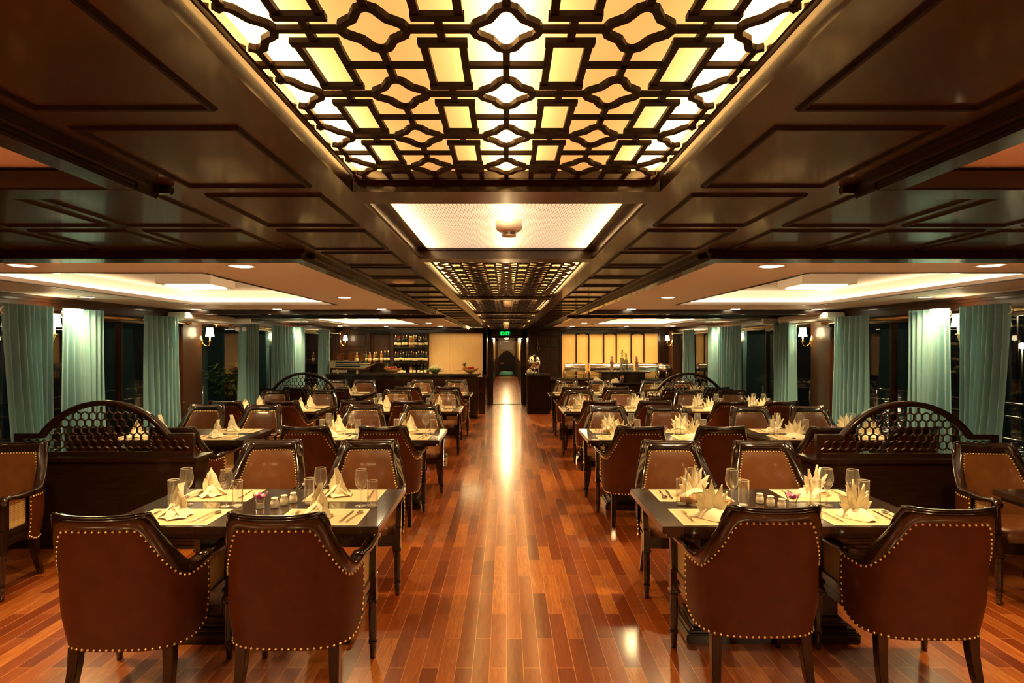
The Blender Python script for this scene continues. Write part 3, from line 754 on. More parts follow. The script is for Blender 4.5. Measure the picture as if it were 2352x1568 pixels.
    # nails
    def dome(m, c, n, r=.0064):
        n = n.normalized(); q = n.to_track_quat('Z', 'Y').to_matrix()
        m.lathe([(r, 0), (r*.8, r*.55), (r*.35, r*.85), (.0002, r*.95)], c, 6, False, q)
    def path_pts(fn, L):
        out = []
        for k in range(len(L)): out.append(fn(L[k]))
        return out
    def along(m, f, s0, s1_, step, off):
        N = 400; P0 = None; d = 0; last = 0
        for k in range(N+1):
            s = s0+(s1_-s0)*k/N; p = f(s)
            if P0 is not None: d += (p-P0).length
            P0 = p
            if k == 0 or d-last >= step:
                last = d; _, n = plan(s); dome(m, p, Vector((n.x, n.y, 0))*off)
    m = MB(); e = HL-.016
    along(m, lambda s: surf(s, nz(s)-.004, .003), -e, e, .0275, 1)
    along(m, lambda s: surf(s, bot(s)+.010, .003), -e, e, .0275, 1)
    for sd in (-1, 1):
        z0, z1 = bot(e)+.01, nz(e)-.004; k = int((z1-z0)/.0275)
        for j in range(1, k): dome(m, surf(sd*e, z0+(z1-z0)*j/k, .003), Vector((sd, 0, 0)))
    m.build('nail_trim', 'nail', ob)
    m = MB(); e = .40
    along(m, lambda s: surf(s, nz(s)-.002, -.052), -e, e, .019, -1)
    m.build('inner_nail_trim', 'nail', ib)
    return root
CH = Proto(chair_proto())
# ================================================================ tables
def table_proto(w, name='dining_table'):
    t = thing(name, '', 'table'); h = w/2
    MB().box(-h, h, -.39, .39, .712, .75).build('tabletop', 'tabletop', t, .004)
    MB().box(-h+.03, h-.03, -.36, .36, .685, .712).box(-h+.2, h-.2, -.12, .12, .60, .685).build('apron', 'chairwood', t, .003)
    fw = h-.22
    for s in (-1, 1):
        m = MB().box(s*(fw-.16)-.065, s*(fw-.16)+.065, -.0, .13, .10, .60).box(s*(fw-.16)-.08, s*(fw-.16)+.08, -.015, .145, .10, .13).box(s*(fw-.16)-.08, s*(fw-.16)+.08, -.015, .12, .57, .60)
        m.build('pedestal', 'chairwood', t, .004)
    m = MB().box(-fw, fw, -.06, .28, 0, .055).box(-fw+.015, fw-.015, -.045, .265, .055, .075).box(-fw+.05, fw-.05, -.02, .24, .075, .10)
    m.build('base', 'chairwood', t, .006)
    return t
TB = {1.40: Proto(table_proto(1.40)), .86: Proto(table_proto(.86))}
# place setting pieces -------------------------------------------------------
def proto(fn, name, cat, group):
    t = thing(name, '', cat, group=group); fn(t); return Proto(t)
def f_mat(t):
    MB().box(-.205, .205, -.135, .135, 0, .0015).build('mat_centre', 'mat', t)
    m = MB().box(-.215, .215, -.145, -.131, 0, .0018).box(-.215, .215, .131, .145, 0, .0018).box(-.215, -.201, -.131, .131, 0, .0018).box(.201, .215, -.131, .131, 0, .0018)
    m.build('mat_border', 'matedge', t)
def f_wine(t):
    prof = [(.001, .0), (.033, .0), (.034, .003), (.010, .006), (.0045, .012), (.0038, .05), (.0045, .085), (.012, .094), (.026, .110), (.035, .133), (.0365, .150), (.034, .178), (.0295, .206)]
    MB().lathe(prof, n=24, cap=False).build('glass_body', 'glass', t)
    MB().lathe([(.0298, .2045), (.0302, .2065), (.0290, .2065), (.0288, .2045)], n=24, cap=False).build('glass_rim', 'rimglass', t)
def f_tumbler(t):
    prof = [(.001, 0), (.026, 0), (.028, .003), (.029, .145)]
    MB().lathe(prof, n=24, cap=False).build('glass_body', 'glass', t)
    MB().lathe([(.0288, .143), (.0295, .146), (.0272, .146), (.0272, .143)], n=24, cap=False).build('glass_rim', 'rimglass', t)
    MB().lathe([(.001, .004), (.025, .004), (.0258, .012), (.001, .014)], n=20, cap=False).build('glass_base', 'rimglass', t)
def petal(m, base, tip, w, side, curve=.012, n=7):
    base, tip, side = Vector(base), Vector(tip), Vector(side).normalized(); ax = tip-base; nn = ax.cross(side).normalized(); rows = []
    for k in range(n+1):
        t = k/n; ww = w*(math.sin(PI*min(1, .18+.82*t))**.8 if t < 1 else .02)*(1 if t < .85 else (1-t)/.15*.55+.15)
        c = base+ax*t
        rows.append([c+side*ww*u+nn*(curve*(1-u*u)*(.4+t)) for u in (-1, -.5, 0, .5, 1)])
    m.grid(rows)
    rows2 = [[p-nn*.0025 for p in r] for r in rows]; m.grid(rows2)
def f_cone(t):
    m = MB()
    petal(m, (0, 0, .0), (.004, .004, .17), .036, (1, 0, 0), .028); petal(m, (.008, .018, .0), (.020, .014, .135), .034, (1, .3, 0), -.02)
    petal(m, (-.012, .004, .0), (-.024, .004, .10), .030, (1, .4, 0), .02); petal(m, (.01, .0, .01), (.040, .01, .105), .026, (.8, .7, 0), .015)
    m.build('peak', 'cloth', t)
    m = MB()
    for a, l in ((-1.6, .075), (-.6, .082), (.4, .07), (-2.7, .078), (2.3, .06)):
        d = Vector((math.cos(a), math.sin(a), 0)); sd = Vector((-d.y, d.x, 0)); rows = []
        for k in range(6):
            q = k/5; z = .062*(1-q)**1.3+.003; ww = .030+.022*math.sin(PI*q*.8); rows.append([d*l*q+sd*ww*u+Vector((0, 0, z+.016*math.cos(u*1.5)*(1-q*.6))) for u in (-1, -.5, 0, .5, 1)])
        m.grid(rows)
    m.lathe([(.050, .001), (.048, .03), (.036, .055), (.02, .07)], n=12)
    m.build('folded_base', 'cloth', t)
def f_lotus(t):
    m = MB()
    for a, l, dy in ((-1.12, .105, 0), (-.72, .135, .012), (-.34, .155, .0), (.02, .172, .012), (.36, .158, .0), (.74, .138, .012), (1.14, .108, 0), (-.5, .11, -.018), (.5, .11, -.018)):
        tip = (math.sin(a)*l, dy*1.5, .030+math.cos(a)*l*.92); petal(m, (math.sin(a)*.02, dy, .02), tip, .021, (math.cos(a), 0, -math.sin(a)), .008)
    m.build('petals', 'cloth', t)
    m = MB()
    rows = []
    for k in range(9):
        q = k/8; y = -.115+.17*q; ww = .012+.075*math.sin(PI*min(1, q*.62+.05)); zz = .008+.040*math.sin(PI*q*.8)
        rows.append([Vector((ww*u, y, zz*(1-u*u)**.7+.002)) for u in (-1, -.7, -.35, 0, .35, .7, 1)])
    m.grid(rows)
    m.hexa([(-.085, -.03, .001), (.10, -.06, .001), (.09, .05, .001), (-.07, .05, .001)], [(-.075, -.025, .020), (.09, -.05, .012), (.08, .045, .020), (-.06, .045, .022)])
    m.build('folded_base', 'cloth', t)
def f_knife(t):
    MB().box(-.0065, .0065, -.105, -.005, 0, .005).build('handle', 'chrome', t, .002)
    MB().prism([(-.006, -.005), (.006, -.005), (.008, .06), (.004, .10), (-.006, .105)], .001, .003).build('blade', 'chrome', t)
def f_fork(t):
    m = MB().prism([(-.005, -.10), (.005, -.10), (.003, .03), (.010, .05), (-.010, .05), (-.003, .03)], .001, .004); m.build('handle', 'chrome', t)
    m = MB()
    for k in range(4): m.box(-.010+k*.0055, -.0075+k*.0055, .05, .098, .002, .005)
    m.build('tines', 'chrome', t)
def f_spoon(t):
    MB().prism([(-.005, -.10), (.005, -.10), (.0025, .045), (-.0025, .045)], .001, .004).build('handle', 'chrome', t)
    m = MB(); rows = [[(.017*r*math.cos(a), .067+.026*r*math.sin(a), .002+.006*r*r) for a in [2*PI*k/14 for k in range(14)]] for r in (.05, .5, .8, 1)]
    m.grid(rows, True, cv=True); m.build('bowl', 'chrome', t)
PR = dict(mat=proto(f_mat, 'placemat', 'placemat', 'placemats on the dining tables'), wine=proto(f_wine, 'wine_glass', 'wine glass', 'wine glasses on the dining tables'),
          tumbler=proto(f_tumbler, 'tumbler', 'drinking glass', 'tumblers on the dining tables'), cone=proto(f_cone, 'folded_napkin', 'napkin', 'napkins on the left tables'),
          lotus=proto(f_lotus, 'lotus_napkin', 'napkin', 'napkins on the right tables'), knife=proto(f_knife, 'table_knife', 'knife', 'knives on the placemats'),
          fork=proto(f_fork, 'table_fork', 'fork', 'forks on the placemats'), spoon=proto(f_spoon, 'table_spoon', 'spoon', 'spoons on the placemats'))
def f_shaker(t):
    MB().lathe([(.016, 0), (.021, .004), (.0225, .02), (.021, .036), (.015, .047), (.0145, .050)], n=20).build('body', 'porc', t)
    MB().lathe([(.0145, .050), (.0185, .052), (.019, .055), (.015, .058), (.001, .059)], n=20, cap=False).build('rim', 'porc', t)
def f_votive(t):
    MB().lathe([(.001, 0), (.022, 0), (.024, .003), (.020, .03), (.026, .05), (.044, .088)], n=8, cap=False, smooth=False).build('glass_body', 'glass', t)
    MB().lathe([(.001, .002), (.020, .002), (.019, .028), (.001, .03)], n=8, cap=False, smooth=False).build('glass_base', 'rimglass', t)
    m = MB()
    for k in range(7):
        a = k*.9; petal(m, (0, 0, .052), (.030*math.cos(a), .030*math.sin(a), .072+.006*(k % 3)), .014, (-math.sin(a), math.cos(a), 0), .004, 4)
    m.build('orchid', 'purple', t)
    MB().ball((.01, .005, .066), .012).ball((-.012, .008, .064), .010).build('white_bloom', 'cauli', t)
PR['shaker'] = proto(f_shaker, 'salt_shaker', 'shaker', 'white shakers in the table middles')
PR['votive'] = proto(f_votive, 'flower_glass', 'small vase', 'flower glasses in the table middles')
def f_menu(t):
    m = MB(); rows = []
    for k in range(25):
        a = k*.52; r = .017+.0006*k/4; rows.append([(-.14, r*math.cos(a), .018+r*math.sin(a)), (.14, r*math.cos(a), .018+r*math.sin(a))])
    m.grid(rows); m.build('rolled_sheet', 'menu', t)
PR['menu'] = proto(f_menu, 'rolled_menu', 'menu', 'rolled menus')
TOP = .7505
ORDN = ['nearest', 'second', 'third', 'farthest']
# ---- layout: (name, centre x, width, near edge y, style)
TABLES = []
for r, ny in enumerate((2.955, 5.64, 8.06, 10.6)):
    TABLES.append(('%s left aisle table' % ORDN[r], -1.335, 1.40, ny, 'cone', r, 'A', -1))
    TABLES.append(('%s right aisle table' % ORDN[r], 1.475, 1.40, ny, 'lotus', r, 'A', 1))
    if r == 0:
        TABLES.append(('nearest right window table', 3.47, .86, ny, 'lotus', r, 'B', 1)); TABLES.append(('nearest left window table', -3.62, .86, ny, 'cone', r, 'B', -1))
    else:
        TABLES.append(('%s left window table' % ORDN[r], -3.19, 1.40, ny, 'cone', r, 'B', -1))
        TABLES.append(('%s right window table' % ORDN[r], 3.18, 1.40, ny, 'lotus', r, 'B', 1))
def put(k, x, y, z, rz, lab, g=None): return PR[k].put((x, y, z), rz, lab, g)
for name, cx, wd, ny, style, r, colm, sd in TABLES:
    cy = ny+.39
    TB[wd].put((cx, cy, 0), 0, 'dark lacquered dining table on a pedestal base, the %s' % name, 'dining tables')
    seats = [('near aisle seat', -sd*.375, -1), ('near window seat', sd*.375, -1), ('far aisle seat', -sd*.375, 1), ('far window seat', sd*.375, 1)]
    if wd < 1: seats = [('near seat', 0, -1), ('far seat', 0, 1)]
    for sn, dx, q in seats:
        x0, y0 = cx+dx, cy+q*.225; rz = 0 if q < 0 else PI
        at_ = 'at the %s of the %s' % (sn, name)
        near = r < 2
        put('mat', x0, y0, TOP, rz, 'beige placemat ' + at_)
        jx, jr = R.uniform(-.03, .03), R.uniform(-.5, .5)
        put(style, x0+jx-(.02 if style == 'cone' else 0), y0-q*.01, TOP+.002, rz+jr, ('cream cone-folded napkin ' if style == 'cone' else 'cream lotus-folded napkin ') + at_)
        few = style == 'cone' and colm == 'B'
        if not few:
            gx = .15 if q < 0 else -.09
            if style == 'lotus': gx = -.05 if q > 0 else (.16 if 'aisle' in sn else .08)
            put('wine', x0+gx, cy+q*.02+R.uniform(-.02, .02), TOP, 0, 'stemmed wine glass ' + at_)
            put('tumbler', x0+gx+(.065 if q < 0 else -.065), cy+q*.01+R.uniform(-.02, .02), TOP, 0, 'straight water tumbler ' + at_)
        if near or (colm == 'A' and r == 2):
            e = -q*1
            c_, s_ = math.cos(rz), math.sin(rz)
            for kk, ox, rr in (('knife', .125, -.1), ('fork', -.150, .06), ('spoon', .165, -.1)):
                put(kk, x0+c_*ox, y0+s_*ox, TOP+.0022, rz+rr+R.uniform(-.08, .08), {'knife': 'steel table knife ', 'fork': 'steel fork ', 'spoon': 'steel spoon '}[kk] + at_)
    if colm == 'A' or sd > 0:
        mx = cx+(-.02 if sd < 0 else .0)
        put('votive', mx if sd < 0 else cx+.10, cy-.06, TOP, .3, 'small flared glass with purple orchids on the %s' % name)
        for k in range(3):
            dx, dy = (.075+.032*k, -.05+.055*k) if sd < 0 else (.035-.035*k, -.075+.06*k)
            put('shaker', mx+dx, cy+dy, TOP, 0, 'white porcelain shaker on the %s, %s of three in a line' % (name, ['front', 'middle', 'back'][k]))
    if colm == 'A' and r < 2:
        if sd < 0: put('menu', cx+.28, cy-.02, TOP, 1.9, 'brown rolled menu lying on the %s' % name)
        else: put('menu', cx-.35, cy+.02, TOP, -.25, 'brown rolled menu lying on the %s' % name)
# ---- armchairs -------------------------------------------------------------
CHAIRS = []   # x, back top y (world), facing (+1 away from the camera), yaw, table words, seat words
def add(x, d, f, tb, seat, yaw=0): CHAIRS.append((x, d, f, tb, seat, yaw))
for (x, d, yaw) in ((-.99, 2.55, 0), (-1.74, 2.54, .02)): add(x, d, 1, 'nearest left aisle table', 'aisle' if x > -1.4 else 'window', yaw)
for (x, d, yaw) in ((1.20, 2.66, 0), (1.975, 2.64, -.02)): add(x, d, 1, 'nearest right aisle table', 'aisle' if x < 1.5 else 'window', yaw)
for x, d in ((-1.015, 4.52), (-1.74, 4.52)): add(x, d, -1, 'nearest left aisle table', 'aisle' if x > -1.4 else 'window', .05)
for x, d in ((1.21, 4.48), (1.89, 4.46)): add(x, d, -1, 'nearest right aisle table', 'aisle' if x < 1.5 else 'window', -.04)
add(-3.56, 4.40, -1, 'nearest left window table', '', .12); add(3.44, 4.36, -1, 'nearest right window table', '', -.10)
rows_ = [(1, [-1.10, -1.79], [-2.93, -3.68], 5.29, [1.19, 1.92], [2.90, 3.60], 5.29, [-1.01, -1.69], [-2.92, -3.60], 7.22, [1.16, 1.88], [2.83, 3.52], 7.05),
         (2, [-1.28, -1.95], [-2.90, -3.62], 7.72, [1.23, 1.92], [2.90, 3.55], 7.72, [-1.0, -1.76], [-2.93, -3.69], 9.6, [1.15, 1.83], [2.88, 3.58], 9.5),
         (3, [-1.0, -1.72], [-2.92, -3.62], 10.27, [1.18, 1.90], [2.90, 3.60], 10.25, [-1.04, -1.74], [-2.9, -3.48], 12.3, [1.2, 1.87], [2.9, 3.5], 12.0)]
for r, la, lb, ld, ra, rb, rd, fla, flb, fld, fra, frb, frd in rows_:
    for xs_, d, f, nm in ((la, ld, 1, 'left aisle'), (lb, ld-.05, 1, 'left window'), (ra, rd, 1, 'right aisle'), (rb, rd-.05, 1, 'right window'),
                          (fla, fld, -1, 'left aisle'), (flb, fld-.05, -1, 'left window'), (fra, frd, -1, 'right aisle'), (frb, frd-.05, -1, 'right window')):
        for k, x in enumerate(xs_): add(x, d, f, '%s %s table' % (ORDN[r], nm), 'aisle' if k == 0 else 'window', R.uniform(-.05, .05))
for x, d, f, tb, seat, yaw in CHAIRS:
    y = d+.355*f
    face = 'back to the camera' if f > 0 else 'facing the camera'
    if seat: lab = 'studded leather armchair %s, %s side of the %s' % (face, seat, tb)
    else: lab = 'studded leather armchair turned to the camera at the %s' % tb
    CH.put((x, y, 0), (0 if f > 0 else PI)+yaw, lab, 'studded leather armchairs')
# ---- partitions with arched honeycomb lattice -----------------------------------
def partition():
    t = thing('booth_partition', '', 'partition', group='arched lattice partitions')
    W = .74
    MB().box(-W-.06, W+.06, -.11, .13, .12, .70).build('cabinet', 'wood_x', t, .004)
    MB().box(-W-.085, W+.085, -.135, .155, .70, .735).build('ledge', 'wood_x', t, .006)
    m = MB()
    for k in range(4): m.box(-W-.075+.004*k, W+.075-.004*k, -.125+.004*k, .145-.004*k, .0+.03*k, .022+.03*k)
    m.box(-W-.06, W+.06, -.11, .13, 0, .12); m.build('plinth', 'wood_x', t, .003)
    # arch frame in the X/Z plane
    ca, rise, zb, zs = .52, .27, .735, .90
    Rr = (ca*ca+rise*rise)/(2*rise); zc = zs+rise-Rr; a0 = math.asin(ca/Rr)
    m = MB(); rows = []
    for k in range(33):
        a = -a0+2*a0*k/32; rows.append([(rr*math.sin(a), y, zc+rr*math.cos(a)) for rr, y in ((Rr-.022, -.022), (Rr+.022, -.026), (Rr+.022, .026), (Rr-.022, .022))])
    m.grid(rows, True, cv=True)
    for s in (-1, 1):
        m.box(*sorted((s*ca*.985, s*W)), -.0225, .0225, zs-.022, zs+.018); m.box(*sorted((s*(W-.035), s*(W+.001))), -.0205, .0205, zb-.001, zs-.002)
    m.box(-W, W, -.02, .02, zb, zb+.03); m.build('arch_frame', 'wood', t)
    m = MB(); a = .0385; hx = a*math.sqrt(3)
    def inside(x, z):
        if z < zb+.02 or abs(x) > W-.02: return False
        if z < zs-.015: return True
        return x*x+(z-zc)**2 < (Rr-.015)**2
    seen = set()
    for i in range(-14, 15):
        for j in range(-1, 12):
            cx = i*hx+(hx/2 if j % 2 else 0); cz = zb+.035+j*a*1.5
            vs = [(cx+a*math.sin(PI/3*q), cz+a*math.cos(PI/3*q)) for q in range(6)]
            for q in range(6):
                p, r_ = vs[q], vs[(q+1) % 6]; key = tuple(sorted(((round(p[0], 3), round(p[1], 3)), (round(r_[0], 3), round(r_[1], 3)))))
                if key in seen: continue
                seen.add(key)
                if inside(*p) and inside(*r_):
                    d = Vector((r_[0]-p[0], r_[1]-p[1])).normalized(); n = Vector((-d.y, d.x))*.0032; e = d*.002
                    m.prism([(p[0]-e.x+n.x, p[1]-e.y+n.y), (r_[0]+e.x+n.x, r_[1]+e.y+n.y), (r_[0]+e.x-n.x, r_[1]+e.y-n.y), (p[0]-e.x-n.x, p[1]-e.y-n.y)], -.011, .011, 'y')
    m.build('honeycomb_lattice', 'wood', t)
    return t
PT = Proto(partition())
PT.put((-3.33, 4.95, 0), 0, 'arched honeycomb partition near the left windows, the closer of two')
PT.put((3.27, 4.88, 0), 0, 'arched honeycomb partition near the right windows, the closer of two')
PT.put((-3.40, 10.05, 0), 0, 'arched honeycomb partition on the left, farther one before the bar')
PT.put((3.04, 9.95, 0), 0, 'arched honeycomb partition on the right, farther one before the buffet')
# ================================================================ curtains, rods, sconces
XC = 4.13
def curtain(s, y0, y1, lab, near_flat=0, bx0=0, bx1=0, nf=8, ph=0, top=1.99):
    n = 110; m = MB(); rows = []
    for j in range(15):
        t = j/14; z = top-(top-.10)*t; r = []
        for k in range(n+1):
            u = k/n; yy0, yy1 = y0+bx0*t**1.3, y1+bx1*t**1.3
            fl = .0
            if near_flat: 
                q = u if near_flat > 0 else 1-u
                fl = max(0, 1-q/.30)
            amp = (.040+.018*t)*(1-fl)**.7*(.75+.5*abs(math.sin(4.3*u+ph)))
            y = yy0+(yy1-yy0)*u+.006*math.sin(9*u+5*t+ph)
            th_ = 2*PI*nf*u+ph+.5*math.sin(3*t+ph); x = XC-.055+amp*(math.sin(th_)+.3*math.sin(2*th_+1))+.012*math.sin(7*u+ph+2*t)*t
            r.append((s*x, y, z))
        rows.append(r)
    m.grid(rows); t_ = thing('curtain', lab, 'curtain', group='teal window curtains')
    o = m.build('cloth', 'curtain', t_); md = o.modifiers.new('thick', 'SOLIDIFY'); md.thickness = .004
    # grommets
    for u in ((.06 if near_flat > 0 else .94),) if near_flat else (.12, .88):
        y = y0+(y1-y0)*u
        g = MB(); g.tube([(s*(XC-.05), y+.032*math.cos(a), top-.056+.032*math.sin(a)) for a in [2*PI*k/16 for k in range(17)]], .008, 6, False)
        g.build('grommet', 'chrome', t_)
for s, nm in ((-1, 'left'), (1, 'right')):
    curtain(s, 4.81, 5.30, 'teal curtain on the %s wall nearest the camera, slanting inwards' % nm, 1, .22, .0, 8, .3)
    curtain(s, 5.47, 5.98, 'teal curtain just beyond the nearest wall sconce on the %s' % nm, 1, 0, .0, 8, 1.1)
    curtain(s, 6.70, 7.37, 'teal curtain before the wide %s pillar with the air conditioner' % nm, 1, 0, .03, 8, 2.0)
    curtain(s, 8.45 if s > 0 else 9.15, 9.08 if s > 0 else 9.80, 'narrow teal curtain beside the %s twin-head emergency light' % nm, -1, 0, 0, 8, .5)
    curtain(s, 10.35, 11.40, 'teal curtain on the near side of the third %s wall sconce' % nm, 1, 0, 0, 9, 1.4)
    curtain(s, 11.55, 12.0, 'teal curtain on the far side of the third %s wall sconce' % nm, -1, 0, 0, 8, .9)
    curtain(s, 13.0, 13.75, 'teal curtain farthest from the camera on the %s wall' % nm, -1, 0, 0, 9, 2.4)
    for k, (a, b) in enumerate(((2.7, 5.30), (5.62, 7.72), (8.55, 11.40), (11.76, 14.7))):
        t = thing('curtain_rod', 'brass curtain rod on the %s wall, %s from the camera' % (nm, ORDN[k]), 'curtain rod', (s*XC, 0, 1.934), group='brass curtain rods')
        MB().tube([(0, a, 0), (0, b, 0)], .013, 10).build('pole', 'brass', t)
        for y in (a, b):
            e = -1 if y == a else 1
            MB().lathe([(.013, 0), (.024, .008), (.014, .018), (.030, .035), (.034, .052), (.024, .07), (.004, .078)], (0, y, 0), 14, True, Matrix.Rotation(-e*PI/2, 3, 'X')).build('finial', 'brass', t)
            MB().tube([(0, y-e*.06, 0), (s*.09, y-e*.06, 0), (s*.165, y-e*.06, 0)], .008, 8).build('bracket', 'brass', t)
# sconce: origin on the wall, arm towards +X local
def sconce():
    t = thing('wall_sconce', '', 'wall lamp', group='brass wall sconces')
    Rm = Matrix.Rotation(PI/2, 3, 'Y')
    m = MB(); rows = []
    for r, x in ((1, .0), (.96, .008), (.8, .012), (.45, .022), (.1, .026)):
        rows.append([(x, .038*r*math.cos(a), .085*r*math.sin(a)) for a in [2*PI*k/20 for k in range(20)]])
    m.grid(rows, True, cv=True); m.f.append(list(range(80, 100))); m.sm.append(True); m.build('backplate', 'brass', t)
    pts = [(.02, 0, -.02), (.05, 0, -.055), (.085, 0, -.07), (.118, 0, -.052), (.125, 0, -.02), (.125, 0, .0)]
    MB().tube(pts, .006, 8).build('arm', 'brass', t)
    MB().lathe([(.004, -.03), (.012, -.02), (.006, -.008), (.022, .0), (.030, .006), (.012, .008), (.010, .010)], (.125, 0, 0), 16).build('drip_cup', 'brass', t)
    MB().lathe([(.0095, .008), (.0095, .075)], (.125, 0, 0), 12).build('candle_sleeve', 'porc', t)
    m = MB().lathe([(.056, .070), (.0385, .190)], (.125, 0, 0), 24, False); m.lathe([(.0365, .190), (.054, .070)], (.125, 0, 0), 24, False)
    m.build('lamp_shade', 'shade', t)
    return t
SC = Proto(sconce())
for s, nm in ((-1, 'left'), (1, 'right')):
    for k, y in enumerate((2.42, 5.47, 8.44, 11.57, 14.95)):
        if k == 0: x = s*4.27
        else: x = s*4.27
        if k == 4: x = s*4.16
        lab = 'brass wall sconce with white shade on the %s wall, %s' % (nm, ['before the first window', 'nearest, between two curtains', 'on the wide pillar', 'half hidden by curtains', 'farthest, beside the end wall'][k])
        if k == 0: continue
        z = 1.745 if k == 1 else 1.70
        SC.put((x, y-(.0 if k != 2 else .1), z), PI if s > 0 else 0, lab)
        lamp('sconce_bulb', 'POINT', (x-s*.125, y-(.0 if k != 2 else .1), z+.14), 1.7, WARM, shadow_soft_size=.02)
# air conditioners
for s, nm in ((-1, 'left'), (1, 'right')):
    t = thing('air_conditioner', 'white split air conditioner high above the wide %s pillar' % nm, 'air conditioner', (s*4.235, 8.13, 0))
    pr = [(0, 2.06), (0, 1.955), (.10, 1.945), (.20, 1.965), (.235, 2.0), (.23, 2.06)]
    m = MB(); m.add([(-s*a, y, z) for y in (-.68, .68) for a, z in pr], [tuple(range(6)), tuple(range(6, 12))]+[(i, (i+1) % 6, 6+(i+1) % 6, 6+i) for i in range(6)]); m.build('housing', 'white', t, .012)
    MB().box(*sorted((-s*.11, -s*.17)), -.60, .60, 1.943, 1.950).build('louvre', 'porc', t)
    t = thing('emergency_light', 'white twin-head emergency light box on the %s side past the air conditioner' % nm, 'emergency light', (s*4.0, 9.05, 0))
    MB().box(-.11, .11, -.04, .04, 1.965, 2.08).build('box', 'white', t, .008)
    for q in (-.05, .05): MB().lathe([(.02, .03), (.034, .01), (.034, -.02), (.028, -.024), (.001, -.012)], (q, -.05, 1.885), 16, False, Matrix.Rotation(-PI/2, 3, 'X')).tube([(q, -.03, 1.885), (q, -.01, 1.935)], .008, 6).build('lamp_head', 'white', t)
# ceiling fittings
t = thing('smoke_detector', 'white smoke detector hanging under the woven ceiling panel', 'smoke detector', (.01, 2.28, 2.118))
MB().lathe([(.052, .006), (.052, -.022), (.044, -.032), (.032, -.038)], n=28).build('base', 'white', t)
MB().lathe([(.028, -.038), (.028, -.050), (.026, -.054), (.001, -.056)], n=28, cap=False).build('sensor_head', 'white', t)
MB().box(-.022, -.002, -.0285, -.024, -.048, -.040).box(.003, .022, -.0285, -.024, -.048, -.040).build('vent_slot', 'black', t)
t = thing('dome_detector', 'white dome detector under the third lattice light', 'smoke detector', (.02, 6.1, 2.09))
MB().lathe([(.052, .01), (.052, 0), (.050, -.02), (.038, -.042), (.015, -.053), (.001, -.055)], n=24, cap=False).build('dome', 'white', t)
t = thing('ceiling_camera', 'cream dome camera on the aisle ceiling before the exit sign', 'camera', (0, 11.4, 2.08))
MB().lathe([(.06, .0), (.06, -.05), (.055, -.07)], n=20).build('base', 'porc', t); MB().lathe([(.05, -.06), (.048, -.09), (.03, -.12), (.001, -.128)], n=20, cap=False).build('dome', 'porc', t)
MB().ball((-.018, -.045, -.095), .010).ball((.02, -.045, -.095), .010).build('lens', 'black', t)
t = thing('ceiling_speaker', 'flat pale round disc on the dark ceiling left of the lattice', 'ceiling speaker', (-.70, 4.04, 2.08))
MB().lathe([(.078, 0), (.078, -.006), (.068, -.010), (.001, -.010)], n=32, cap=False).build('disc', 'white', t)
# ================================================================ bar on the left
t = thing('bar_counter', 'long dark panelled bar counter on the left with granite top', 'bar counter', (0, 0, 0))
MB().box(-4.25, -.66, 13.30, 13.85, .08, .97).build('body', 'wood_x', t, .004)
MB().box(-4.25, -.66, 13.33, 13.85, 0, .08).build('plinth', 'black', t)
m = MB()
for k in range(5): m.ring(-4.15+.70*k, -4.15+.70*k+.62, .22, .86, 13.30, .03, .012, lambda x, y, z: (x, z, y))
m.build('panelling', 'wood', t)
MB().box(-4.27, -.60, 13.24, 13.92, .97, 1.01).build('countertop', 'stone', t, .006)
t = thing('side_counter', 'low dark cabinet at the aisle end of the bar', 'cabinet')
MB().box(-.66, -.50, 14.2, 15.2, 0, .86).build('body', 'wood', t, .004); MB().box(-.68, -.48, 14.15, 15.24, .86, .89).build('countertop', 'stone', t, .004)
def shelf(name, lab, x0, x1, z, rail=True):
    t = thing(name, lab, 'shelf', group='bar shelves'); MB().box(x0, x1, YL-.26, YL+.02, z-.022, z).build('board', 'wood', t, .002)
    if rail:
        MB().tube([(x0, YL-.25, z+.07), (x1, YL-.25, z+.07)], .005, 6).build('rail', 'brass', t)
X15 = lambda p: (p-1163)*15.15/1370
shelf('bar_shelf', 'top bottle shelf behind the bar, right bay', X15(903), X15(981), 1.592)
shelf('bar_shelf', 'middle bottle shelf behind the bar, right bay', X15(903), X15(981), 1.205)
shelf('bar_shelf', 'long bottle shelf behind the ship model', X15(776), X15(894), 1.205)
t = thing('back_counter', 'dark back counter under the bottle shelves', 'counter'); MB().box(-4.1, -2.0, 14.8, YL, 0, .86).build('body', 'wood', t); MB().box(-4.1, -1.98, 14.77, YL, .86, .89).build('countertop', 'stone', t)
def bottle(gl, cp):
    t = thing('bottle', '', 'bottle', group='bottles behind the bar')
    MB().lathe([(.033, 0), (.037, .006), (.037, .19), (.033, .21), (.016, .235), (.014, .245), (.014, .295)], n=12).build('glass_body', gl, t)
    MB().lathe([(.0375, .06), (.0375, .125)], n=12, cap=False).build('label_band', 'label', t)
    MB().lathe([(.0148, .255), (.0152, .30), (.001, .302)], n=10, cap=False).build('capsule', cp, t)
    return Proto(t)
BT = {'dr': bottle('glassd', 'cap'), 'dg': bottle('glassd', 'capg'), 'ag': bottle('glassc', 'capg'), 'gr': bottle('green', 'cap')}
BN = {'dr': 'dark wine bottle with red capsule', 'dg': 'dark wine bottle with gold capsule', 'ag': 'amber bottle with gold top', 'gr': 'green bottle with red capsule'}
NUM = 'first second third fourth fifth sixth seventh eighth ninth tenth eleventh twelfth thirteenth'.split()
